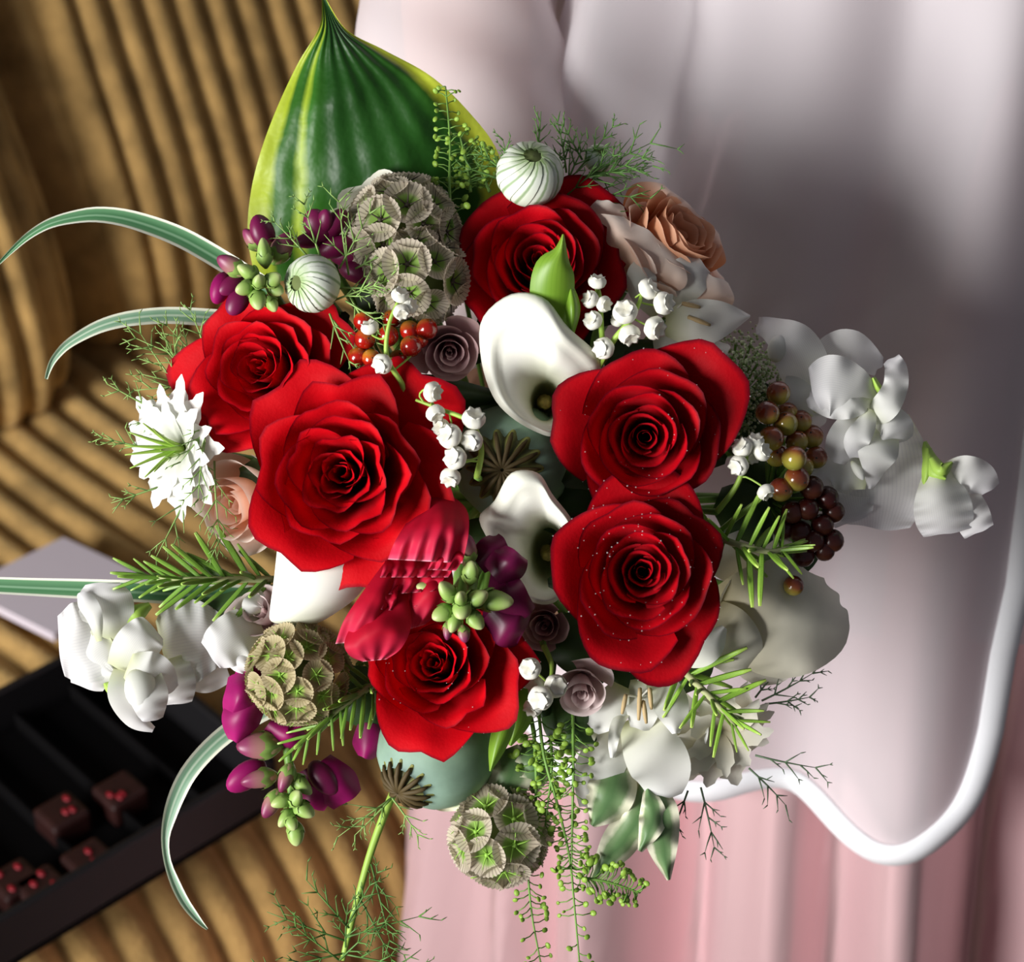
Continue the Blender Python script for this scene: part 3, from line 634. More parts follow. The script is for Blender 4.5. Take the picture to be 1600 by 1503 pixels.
def cal_mesh():
    V, U = [], []
    for j in range(6):
        t = j / 5
        for s in range(15):
            a = 2 * math.pi * s / 15; lob = .5 + .5 * math.cos(5 * a); r = 1.07 * math.sin(math.pi * (.05 + .45 * t)); V.append((r * math.cos(a), r * math.sin(a) * .93, -1.05 + (.75 + .35 * lob) * t)); U.append((s / 15, t * .6))
    return new_mesh('sepal_cup', V, gridf(15, 6, 0, True), m_budg, U)
CAL = cal_mesh()
def snap(label, stalk, buds, group='snapdragons', petals=()):
    T = Thing('snapdragon', label, 'flower', stalk[0], group)
    T.mesh('stalk', tube([B(*q) for q in stalk], [.002, .0016, .001], 7, 14), m_stem)
    for k, (px, py, h, r, l, an, el, kd) in enumerate(buds):   # r half width, l half length in px, angle in picture, elevation towards viewer
        s = KK(h); a = math.radians(an); d = Vector((math.cos(a) * math.cos(el), math.sin(a) * math.cos(el), math.sin(el)))
        m = Matrix.Translation(B(px, py, h)) @ rot_to(d, k * 1.3) @ Matrix.Diagonal((r * s, r * s, l * s, 1))
        o = T.inst('bud', BUD[kd], m)
        if kd in 'gp': T.inst('sepal_cup', CAL, Matrix.Identity(4), o, True)
    for sp, wd, mt, bl, rf in petals: leaf(T, 'petal', sp, wd, mt, bl, rf, 9, 16, tip=(.3, 3))
    T.stem(B(*stalk[0]), r=.0018); return T
def needle_mesh(mat):
    V, U = [], []
    for j in range(7):
        t = j / 6; w_ = .044 * (math.sin(math.pi * (.12 + .80 * t)) ** .5); z = .10 * t * t
        for x, zz in ((-1, -.03), (-.55, .025), (0, .0), (.55, .025), (1, -.03), (0, -.05)): V.append((w_ * x, t, z + zz)); U.append(((x + 1) / 2, t))
    return new_mesh('needle', V, gridf(6, 7, 0, True) + [(36, 37, 38, 39, 40, 41)], mat, U)
NEED = {'b': needle_mesh(m_rosemary), 'd': needle_mesh(m_rosemaryd)}
def rosemary(label, spine, n, L, seed, kd='b', spread=(35, 75), group='rosemary sprigs'):
    T = Thing('rosemary_sprig', label, 'herb', spine[0], group); rn = random.Random(seed); S = [B(*q) for q in cr(spine, n + 2)]
    T.mesh('twig', tube([B(*q) for q in spine], [.0013, .0012, .0006], 6, 14), m_wood)
    for i in range(n):
        p = S[i + 1]; t = (S[i + 2] - S[i]).normalized(); x = t.cross(Vector((0, 0, 1))).normalized(); y = x.cross(t)
        for sg in (0, 1):
            az = i * 1.57 + sg * math.pi + rn.uniform(-.4, .4); el = math.radians(rn.uniform(*spread)) * (1 - .5 * (i / n) ** 3)
            d = t * math.cos(el) + (x * math.cos(az) + y * math.sin(az)) * math.sin(el); d.z *= .8; d.normalize()
            l = L * .000231 * rn.uniform(.7, 1.15) * (1 - .45 * (i / n) ** 2)
            up = (Vector((0, 0, 1)) - d * d.z).normalized(); sd = d.cross(up); wd_ = rn.uniform(1.0, 1.35)
            m = Matrix(((sd.x * wd_, d.x, up.x, 0), (sd.y * wd_, d.y, up.y, 0), (sd.z * wd_, d.z, up.z, 0), (0, 0, 0, 1)))
            T.inst('needle', NEED[kd], Matrix.Translation(p) @ m @ Matrix.Scale(l, 4))
    T.stem(B(*spine[0]), r=.0012, mat=m_wood); return T
PODM = new_mesh('seed_pod', *ball(1, 1, 1.25, .45, 8, 6)[:2], m_cress, ball(1, 1, 1, 1, 8, 6)[2])
def cress(label, stems, seed, n=26, L=26, rp=5.2, group='green cress sprigs'):
    T = Thing('cress_sprig', label, 'sprig', stems[0][0], group); rn = random.Random(seed)
    for sp in stems:
        S = [B(*q) for q in cr(sp, n)]; T.mesh('stalk', tube([B(*q) for q in sp], [.0007, .0005, .0003], 5, 16), m_stem)
        for i in range(2, n):
            for sg in (-1, 1):
                if rn.random() < .2: continue
                t = (S[min(i + 1, n - 1)] - S[i - 1]).normalized(); sd = t.cross(Vector((0, 0, 1))).normalized(); d = (sd * sg * rn.uniform(.7, 1) + t * rn.uniform(-.1, .7) + Vector((0, 0, rn.uniform(-.6, .6)))).normalized()
                l = L * .000231 * rn.uniform(.6, 1.3) * (1 - .5 * i / n); e = S[i] + d * l; r = rp * .000231 * rn.uniform(.7, 1.15) * (1 - .35 * i / n)
                T.mesh('pedicel', tube([S[i], S[i].lerp(e, .5) + t * l * .1, e], .00022, 4), m_stem)
                T.inst('seed_pod', PODM, Matrix.Translation(e + d * r) @ rot_to(Vector((rn.uniform(-1, 1), rn.uniform(-1, 1), 1.2)), rn.uniform(0, 6)) @ Matrix.Scale(r, 4))
    T.stem(B(*stems[0][0]), r=.0009); return T
# ------------------------------------------------------------------ the bouquet, stem by stem
G = 'red roses in the bouquet'
rose('red_rose', 'bright red rose under the striped green bud, beside the white fringed flower', 412, 574, 2.6, 136, (-.28, .10, .95), m_red, 23, 0.4, 3, G, leaves=6, tip=.21, stretch=(3.7, 1, .22))
rose('red_rose', 'largest bright red rose, fully open, above the white calla petal', 536, 740, 4.6, 182, (-.08, .02, 1), m_red, 27, 1.1, 5, G, leaves=6, tip=.25)
rose('red_rose', 'shaded red rose behind the bright green leaf and white calla', 842, 410, 2.4, 156, (-.02, .18, .97), m_redshade, 24, 2.0, 7, G, leaves=6, tip=.12)
rose('red_rose', 'shaded red rose with dew between white calla and green umbel', 1008, 682, 4.6, 150, (-.04, -.06, 1), m_redshade, 23, .3, 9, G, leaves=6, drops=60, stretch=(.8, 1, .14), tip=.10)
rose('red_rose', 'dewy red rose with long drooping petals beside the rosemary', 1003, 893, 5.6, 152, (-.02, .05, 1), m_redshade, 24, 2.7, 12, G, leaves=6, drops=150, stretch=(-1.80, 1, .38), tip=.12)
rose('red_rose', 'red rose below the green snapdragon buds, above the poppy pod', 680, 1036, 3.6, 140, (-.15, .20, .97), m_red, 23, 4.0, 14, G, tip=.20, drops=50, stretch=(-.8, 1, .15))
rose('mauve_rose', 'dusky mauve rose beside the red berries and white calla', 703, 548, 2.0, 66, (.05, -.35, .93), m_mauve, 15, 1, 21, wave=.02, cup=.2, tip=.05)
rose('mauve_rose', 'pale mauve rose bud under the dewy red rose with drooping petals', 908, 1076, 1.8, 60, (.0, -.45, .88), m_pmauve, 11, 2, 22, cup=.5, tip=.02)
rose('mauve_rose', 'pale mauve rose between the calla petal and a round seed pod', 408, 960, 1.2, 60, (-.3, .3, .90), m_pmauve, 9, 3, 23, cup=.7, tip=.02)
rose('mauve_rose', 'shadowed mauve rose deep beside the dewy red rose', 852, 975, 1.2, 50, (-.2, -.2, .95), m_mauve, 12, 3, 24, cup=.4, tip=.04)
T = rose('peach_rose', 'peach orange garden rose with ruffled petals beside the shaded red rose', 1035, 395, 0.2, 122, (.62, .52, .58), m_peach, 24, 1.5, 31, wave=.05, cup=.75, tip=.02, inner=.10, matin=m_orange, tin=.72)
for sp, wd, mt in [([(965, 445, .2), (985, 412, 1.5), (1004, 388, 1.9), (1020, 366, 1.6)], [90, 150, 176, 90], m_blush), ([(1080, 500, .2), (1092, 475, 1.2), (1100, 450, 1.5), (1108, 428, 1.2)], [50, 90, 100, 60], m_blush), ([(1030, 390, -.8), (1060, 350, -.2), (1082, 325, -.3)], [150, 190, 110], m_peach), ([(950, 380, .2), (948, 345, 1.2), (955, 315, 1.2)], [50, 70, 40], m_blush)]:
    leaf(T, 'petal', sp, wd, mt, .3, (.14, 1.5, 0), 21, 18, tip=(.3, 6), nz=(.35, 40))
rose('blush_rose', 'blush cream garden rose tucked behind the largest red rose', 388, 783, 1.0, 104, (-.50, -.22, .82), m_blush, 15, .5, 32, wave=.03, cup=.8, tip=.02, matin=m_peach)
T = rose('white_rose', 'shaded cream white rose with wavy outer petals beside the dark berries', 1195, 950, 0.2, 128, (.25, -.20, .95), m_cream, 9, 1.2, 33, wave=.06, cup=.2, tip=.02)
for sp, wd in [([(1110, 955, .2), (1160, 960, 1.4), (1220, 965, 1.5), (1275, 955, 1.0), (1312, 935, .3)], [70, 150, 190, 160, 70]), ([(1105, 960, .6), (1130, 985, 1.9), (1150, 1020, 1.8), (1160, 1052, 1.2)], [60, 90, 90, 40]), ([(1150, 920, .4), (1200, 990, .8), (1230, 1030, .5), (1245, 1050, .2)], [90, 150, 130, 60])]:
    leaf(T, 'petal', sp, wd, m_cream, .35, (.16, 1.8, 0), 19, 22, tip=(.3, 7), nz=(.5, 70))
rose('white_rose', 'ivory rose behind the paper seed pods under the hosta leaf', 598, 345, -0.6, 112, (-.15, .45, .87), m_cream, 14, .2, 34, wave=.05, cup=.5, tip=.02)

# hosta leaf
T = Thing('hosta_leaf', 'large glossy dark green hosta leaf with yellow green margins', 'leaf', (560, 400, -2.6))
rows = [(503, -6, 507, -6, -.6, 0), (499, 42, 541, 46, -.7, .15), (466, 98, 600, 78, -.9, .5), (433, 168, 672, 118, -1.1, .8), (408, 235, 730, 172, -1.4, 1.0), (392, 300, 778, 238, -1.8, 1.1), (387, 370, 790, 320, -2.4, 1.0), (400, 440, 760, 430, -3.2, .6)]
T.mesh('blade', rows_mesh(rows, 71, 44, (.14, 2.2, 0), (.036, 8), 0, (.22, 60)), m_hosta)
T.stem(B(580, 440, -3.0), r=.003)

# calla lilies
calla('white calla lily with flared open mouth in front of the shaded red rose', [(800, 462, 4.6), (850, 468, 5.0), (885, 512, 4.8), (925, 548, 4.0), (942, 575, 3.2), (922, 606, 2.8), (893, 640, 2.8), (868, 676, 3.2), (840, 672, 3.6), (800, 648, 3.7), (772, 615, 3.6), (755, 560, 3.6), (756, 500, 4.0)], (852, 626, 2.1, 24, 32), (845, 600, -2.5))
calla('white calla lily bending beneath the poppy seed crown', [(800, 742, 5.0), (840, 742, 5.0), (862, 775, 4.8), (893, 820, 4.4), (885, 865, 3.4), (878, 925, 2.8), (850, 942, 2.8), (812, 925, 2.6), (790, 880, 3.0), (752, 815, 3.2), (775, 785, 4.2)], (857, 866, 1.2, 28, 46), (840, 870, -2.5))
T = Thing('calla_lily', 'broad white calla spathe hanging below the largest red rose', 'lily', (500, 860, 2.0))
T.mesh('spathe', rows_mesh([(442, 800, 580, 790, 2.2, .3), (434, 850, 596, 850, 3.0, .5), (428, 905, 584, 892, 3.3, .6), (422, 950, 558, 932, 3.2, .5), (423, 970, 524, 958, 2.9, .4), (445, 976, 500, 972, 2.6, .2), (468, 979, 482, 979, 2.4, 0)], 17, 26, (.12, 1.2, 0), (0, 0), -.25), m_calla); T.stem(B(510, 810, 1.8), r=.004)

# bright green leaf in front of the shaded red rose, and pair below
def simple_leaf(label, spines, mat, name='leaf_sprig', cat='leaf', bulge=.35, group=None):
    T = Thing(name, label, cat, spines[0][0][0], group)
    for sp, wd in spines: leaf(T, 'leaf', sp, wd, mat, bulge, (.05, 1, 0), 9, 20)
    T.stem(B(*spines[0][0][0]), r=.0013); return T
simple_leaf('bright lime green pointed leaf behind the white calla mouth', [([(862, 530, 3.6), (862, 470, 4.4), (866, 420, 4.9), (876, 392, 5.0), (880, 366, 5.1)], [40, 68, 62, 22, 3]), ([(893, 520, 4.2), (895, 480, 4.5), (890, 440, 4.3)], [10, 24, 6])], m_brightleaf)
simple_leaf('pair of lime green leaves hanging beside the poppy pod', [([(792, 1085, 2.0), (788, 1130, 2.6), (776, 1170, 2.7), (766, 1205, 2.6)], [26, 34, 26, 3]), ([(815, 1075, 1.4), (812, 1120, 1.6), (797, 1165, 1.5)], [30, 40, 5])], m_brightleaf)

# variegated grass blades
def grass(label, sp, wd, mat, bulge=-.12): 
    T = Thing('grass_blade', label, 'grass', sp[0]); leaf(T, 'blade', sp, wd, mat, bulge, (0, 0, 0), 11, 40); T.stem(B(*sp[0]), r=.001)
grass('long striped grass blade arching out beside the purple snapdragon', [(420, 455, -.8), (355, 412, -.6), (270, 365, -.2), (170, 336, .2), (90, 345, .2), (40, 372, 0), (-5, 415, -.3)], [34, 33, 32, 26, 17, 11, 4], m_grass)
grass('striped grass blade arching out beside the bright red rose', [(400, 505, -.6), (335, 497, -.4), (250, 493, 0), (170, 505, .2), (110, 535, .1), (82, 565, 0), (72, 592, -.1)], [30, 28, 26, 22, 15, 10, 5], m_grass2)
grass('straight striped grass blade lying over the grey card', [(420, 935, -.4), (300, 928, -.2), (150, 921, -.1), (50, 917, -.1), (-20, 914, -.1)], [38, 36, 32, 28, 26], m_grass)
grass('striped grass blade curling down in front of the black box', [(420, 1105, -.6), (355, 1145, -.3), (300, 1200, 0), (270, 1260, .1), (258, 1325, .2), (278, 1390, .1), (305, 1432, 0), (324, 1452, 0)], [34, 30, 28, 24, 11, 16, 12, 3], m_grass2)

# scabiosa seed pods
scab('round papery scabiosa pod under the hosta leaf, behind another pod', 632, 362, 1.0, 90, (-.05, .25, .96), m_scab, m_awn, 1, 24, .40)
scab('round papery scabiosa pod beside the shaded red rose, touching white bells', 652, 434, 2.2, 76, (-.05, .0, 1), m_scab, m_awn, 2, 18, .46)
scab('tan papery scabiosa pod below the broad calla spathe', 466, 1052, 2.4, 84, (-.1, .0, 1), m_scabt, m_awng, 3, 34, .33)
scab('papery scabiosa pod hanging lowest under the poppy pod', 780, 1307, 0.6, 76, (-.1, -.1, 1), m_scab, m_awng, 4, 18, .48)

# poppy pods
poppy('grey green poppy pod between the calla lilies, dark crown facing out', (800, 722, .9), 92, (-.14, -.12, .98), 14, .66)
poppy('blue green poppy pod under the red rose, crown pointing down', (684, 1168, 0.2), 94, (-.52, -.55, .62), 14, .52)

# nigella
T = Thing('nigella_bud', 'round green and white striped nigella bud by the purple snapdragon', 'flower', (490, 442, 3.2), 'nigella buds')
nigbud(T, 488, 443, 3.4, 43, (-.62, -.05, .75), 2); T.stem()
threads(T, 'thread_leaves', [(520, 470, 3.2, 20, 90, .2), (530, 420, 3.2, 60, 95, .2), (545, 430, 3, 100, 110, .1), (500, 400, 3, 110, 80, .2), (540, 470, 3.2, -30, 70, .2), (515, 490, 3.3, -70, 80, .2), (530, 450, 3.2, 0, 75, .2), (480, 400, 3, 130, 70, .1), (520, 500, 3.2, -50, 70, .1), (545, 460, 3.0, -60, 80, .1), (555, 420, 2.9, 30, 60, .1)], m_threadl, 41)
T = Thing('nigella_bud', 'white and green nigella bud with open top above the shaded red rose', 'flower', (828, 275, 1.4), 'nigella buds')
nigbud(T, 828, 272, 1.9, 50, (.1, .55, .82), 4); T.stem()
threads(T, 'thread_leaves', [(800, 290, 1.6, 100, 70, .2), (840, 240, .8, 85, 65, .1), (790, 270, 1.2, 140, 60, .1), (850, 290, 1.6, 60, 60, .2), (780, 280, 1, 160, 60, .1), (815, 300, 1.8, 110, 60, .2)], m_thread, 42)
T = Thing('nigella_sprig', 'dark feathery nigella sprig above the peach rose', 'foliage', (890, 300, .4)); T.stem()
threads(T, 'thread_leaves', [(880, 300, .8, 70, 90, .1), (890, 290, .8, 30, 140, .1), (890, 280, .8, 12, 130, .1), (895, 300, .9, -5, 120, .1), (900, 270, .6, 50, 90, .1), (885, 270, .6, 95, 80, .1), (900, 290, .9, 20, 110, .2), (880, 310, 1, 40, 100, .2), (920, 270, .6, 0, 80, .1), (885, 320, 1.2, -40, 60, .1), (910, 250, .6, 120, 60, .1)], m_thread, 43)
nigbud(T, 935, 248, .3, 22, (.2, .5, .8), 6)
T = Thing('nigella_flower', 'white fringed nigella flower beside the bright red rose', 'flower', (285, 700, .6), 'nigella flowers')
nigflower(T, 290, 700, 1.0, 118, (-.62, -.05, .78), 3, 24); T.stem()
threads(T, 'thread_leaves', [(300, 640, .6, 110, 110, .0), (290, 620, .4, 130, 120, .0), (280, 610, .4, 95, 90, .1), (240, 640, .4, 150, 80, .1), (230, 700, .6, 170, 70, .1), (320, 690, 2.2, -100, 90, .2), (335, 720, 2.0, -90, 120, .1), (300, 760, 1.2, -115, 120, .1), (340, 650, 2.0, -130, 90, .2), (330, 790, 1.2, -80, 70, .1), (250, 760, .8, 200, 80, 0)], m_threadl, 44)
T = Thing('nigella_sprig', 'fine feathery green sprig behind the bright red rose edge', 'foliage', (330, 580, -.2)); T.stem()
threads(T, 'thread_leaves', [(325, 575, .2, 160, 120, .1), (325, 580, .2, 130, 95, .1), (320, 600, .2, 185, 110, .1), (325, 560, .2, 105, 80, .1), (320, 610, .2, 205, 100, .1)], m_threadl, 45)
T = Thing('nigella_flower', 'shaded white fringed nigella flower behind the lower rosemary sprig', 'flower', (1130, 1150, -.2), 'nigella flowers')
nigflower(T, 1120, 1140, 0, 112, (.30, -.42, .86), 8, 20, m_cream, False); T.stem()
threads(T, 'thread_leaves', [(1190, 1095, .2, 25, 90, .1), (1195, 1100, .2, 5, 70, .1), (1180, 1180, .2, -15, 95, .1), (1170, 1200, .2, -40, 80, .1), (1095, 1230, .2, -75, 95, .1), (1075, 1235, .2, -110, 70, .1), (1180, 1090, .2, 55, 60, .1)], m_threadd, 46)
T = Thing('nigella_sprig', 'feathery nigella hanging low on a long bare green stem', 'foliage', (615, 1240, .2))
T.mesh('stalk', tube([B(640, 1190, -1), B(612, 1245, .4), B(580, 1330, .6), (B(555, 1420, .6)), B(535, 1500, .6)], [.0016, .0015, .0013, .001], 7, 20), m_lstem); T.stem(B(640, 1190, -1))
threads(T, 'thread_leaves', [(540, 1470, .7, 160, 130, .1), (540, 1465, .7, 20, 120, .1), (545, 1440, .7, 60, 90, .1), (535, 1490, .7, 190, 130, .1), (535, 1490, .7, -10, 120, .1), (560, 1400, .7, -60, 110, .1), (580, 1350, .7, -75, 120, .1), (545, 1450, .7, 130, 100, .1), (540, 1480, .8, 90, 80, .4), (530, 1500, .7, 140, 90, .3), (530, 1500, .7, 45, 90, .3)], m_thread, 47)
threads(T, 'thread_leaves', [(610, 1248, .6, 215, 100, .1), (612, 1246, .6, -50, 70, .1), (612, 1246, .6, 230, 80, .1)], m_threadl, 48)

# snapdragons
snap('purple snapdragon with green bud tip above the bright red rose', [(440, 480, 1.0), (415, 440, 2.6), (402, 440, 3.6)], [
    (403, 468, 4.0, 14, 19, -80, .5, 'g'), (383, 450, 3.9, 13, 17, 200, .5, 'g'), (425, 438, 3.9, 13, 18, 30, .5, 'g'), (405, 440, 4.1, 12, 15, 80, .9, 'g'), (388, 425, 3.6, 15, 20, 150, .4, 'g'), (430, 452, 3.7, 12, 16, -30, .4, 'g'),
    (413, 395, 3.2, 14, 24, 95, .2, 'g'), (362, 415, 2.8, 16, 26, 150, .2, 'p'), (410, 362, 2.4, 21, 28, 110, .2, 'd'), (395, 375, 2.2, 14, 22, 130, .2, 'p'), (440, 388, 2.6, 18, 28, 60, .2, 'p'), (345, 450, 2.4, 19, 27, 250, .2, 'm'), (372, 470, 2.6, 17, 26, 240, .2, 'd'), (425, 475, 3.2, 12, 14, -60, .3, 'g'), (362, 445, 2.6, 14, 24, 215, .3, 'd')])
snap('dark purple snapdragon buds in front of the hosta leaf beside the feathery leaves', [(520, 420, .5), (510, 380, 1.0), (500, 350, 1.6)], [(497, 352, 1.8, 22, 28, 120, .4, 'd'), (522, 350, 1.7, 20, 30, 50, .4, 'd'), (508, 345, 2.1, 13, 20, 80, .6, 'd'), (525, 385, 1.4, 20, 30, 20, .2, 'd'), (560, 425, 1.0, 22, 34, -20, .2, 'd'), (545, 395, 1.0, 22, 34, 0, .2, 'd'), (485, 375, 1.4, 16, 26, 190, .2, 'd')])
snap('snapdragon spike with magenta petals and hanging green tip below tan scabiosa pod', [(440, 1080, .6), (450, 1180, 1.2), (460, 1300, 1.2)], [
    (462, 1302, 1.6, 14, 20, -85, .2, 'g'), (447, 1278, 1.7, 13, 18, 230, .4, 'g'), (475, 1265, 1.7, 15, 20, -30, .4, 'g'), (440, 1252, 1.8, 13, 18, 200, .4, 'g'), (462, 1248, 1.9, 13, 18, 60, .6, 'g'), (455, 1285, 1.9, 11, 15, -60, .6, 'g'), (447, 1215, 1.8, 15, 25, 250, .3, 'p'), (425, 1255, 1.3, 14, 26, 240, .2, 'p'), (405, 1217, 1.6, 18, 30, 190, .3, 'p'), (385, 1212, 1.2, 22, 36, 215, .2, 'm'), (405, 1165, 1.5, 22, 36, 180, .2, 'p'), (470, 1225, 1.5, 15, 24, -40, .3, 'g'), (505, 1215, 1.0, 20, 32, -50, .2, 'd')],
    petals=[([(400, 1110, 1.2), (375, 1090, 1.8), (350, 1085, 1.2)], [60, 80, 50], m_magenta, .8, (.2, 1.5, 0)), ([(410, 1080, 1.0), (395, 1060, 1.5), (372, 1045, 1.2)], [50, 60, 30], m_magenta, .5, (.2, 1.5, 1)), ([(395, 1090, 1.6), (375, 1125, 1.7), (368, 1160, 1.2)], [50, 60, 20], m_magenta, .6, (.2, 1, 2)), ([(420, 1130, 1.0), (450, 1150, 1.3), (470, 1135, 1.0)], [30, 46, 30], m_magenta, .5, (.2, 1, 0)), ([(500, 1190, .4), (525, 1225, .6), (545, 1252, .4)], [40, 70, 50], m_magenta, .6, (.2, 1.3, 0)), ([(480, 1200, .4), (500, 1235, .4), (520, 1250, .3)], [40, 60, 40], m_magenta, .4, (.2, 1.3, 2)), ([(580, 1130, .2), (575, 1165, .3), (570, 1185, .2)], [40, 50, 20], m_magenta, .4, (.2, 1, 0))])
snap('snapdragon tip of green buds with dark purple petals over the red rose', [(740, 900, 2.5), (735, 930, 4.2), (725, 945, 5.2)], [
    (722, 952, 5.6, 16, 20, -100, .8, 'g'), (700, 925, 5.5, 15, 22, 130, .5, 'g'), (735, 895, 5.0, 14, 21, 85, .4, 'g'), (745, 935, 5.4, 17, 22, 30, .6, 'g'), (772, 938, 4.8, 20, 32, -5, .3, 'g'), (692, 958, 5.4, 15, 20, 210, .5, 'g'), (710, 972, 5.4, 14, 18, 250, .4, 'g'), (742, 968, 5.3, 14, 20, -50, .4, 'g'), (720, 935, 5.8, 12, 16, 100, 1.0, 'g'), (675, 920, 4.6, 16, 26, 170, .3, 'g'), (730, 860, 4.0, 16, 26, 90, .2, 'p'), (700, 985, 4.9, 10, 16, 265, .3, 'p'), (725, 990, 4.8, 10, 15, -80, .3, 'p')],
    petals=[([(770, 900, 3.6), (795, 880, 4.0), (808, 862, 3.8)], [50, 60, 40], m_purple, .6, (.2, 1.2, 0)), ([(760, 930, 3.4), (795, 935, 3.8), (822, 920, 3.4)], [70, 80, 60], m_purple, .6, (.25, 1.2, 1)), ([(770, 950, 3.4), (800, 975, 3.6), (820, 985, 3.2)], [60, 80, 50], m_purple, .6, (.2, 1.4, 2)), ([(745, 880, 3.2), (770, 860, 3.4), (790, 845, 3.2)], [40, 50, 30], m_purple, .4, (.2, 1, 0))])

# crimson ruffled flower
T = Thing('ruffled_flower', 'crimson pink ruffled flower between two bright red roses', 'flower', (640, 900, 3.0))
for rw, rp, nz_ in [
    ([(664, 776, 700, 770, 3.8, .2), (638, 812, 729, 796, 4.8, .5), (616, 848, 732, 834, 5.4, .5), (606, 874, 722, 880, 5.2, .3)], (.24, 4.5), (.16, 34)),
    ([(604, 866, 712, 870, 4.2, 0), (600, 882, 708, 888, 4.9, 0), (594, 902, 700, 902, 5.0, 0)], (.34, 5), (.2, 16)),
    ([(600, 880, 700, 880, 4.0, 0), (596, 902, 694, 904, 4.7, 0), (588, 930, 676, 924, 4.8, 0)], (.34, 4), (.2, 18)),
    ([(600, 900, 680, 900, 3.8, 0), (592, 930, 674, 924, 4.5, 0), (584, 958, 656, 946, 4.6, 0)], (.3, 3.4), (.2, 18)),
    ([(606, 872, 636, 872, 4.2, .2), (570, 920, 612, 926, 4.9, .4), (538, 968, 598, 972, 5.0, .4), (524, 1006, 588, 1000, 4.6, .2)], (.14, 2.5), (.16, 30)),
    ([(580, 926, 636, 922, 4.4, .2), (552, 972, 642, 962, 5.0, .4), (538, 1004, 640, 988, 5.2, .4), (546, 1024, 626, 1014, 5.1, .3), (566, 1034, 604, 1030, 4.8, .1)], (.12, 3.5), (.16, 36)),
    ([(640, 895, 705, 885, 4.0, .2), (640, 928, 708, 915, 4.6, .4), (634, 958, 694, 948, 4.5, .4), (636, 984, 664, 976, 4.1, .2)], (.14, 2.5), (.2, 30)),
    ([(684, 850, 724, 846, 4.8, .1), (676, 872, 726, 868, 5.3, .2), (668, 890, 712, 892, 5.3, .1)], (.24, 3), (.16, 14)),
    ([(590, 912, 622, 914, 4.7, 0), (584, 930, 620, 934, 5.1, .1), (580, 950, 612, 954, 5.0, 0)], (.24, 2.4), (.16, 12))]:
    T.mesh('petal', rows_mesh(rw, 41, 26, (.05, 2, 0), (0, 0), 0, nz_, rp), m_crim)
T.stem(B(640, 880, 3.0))

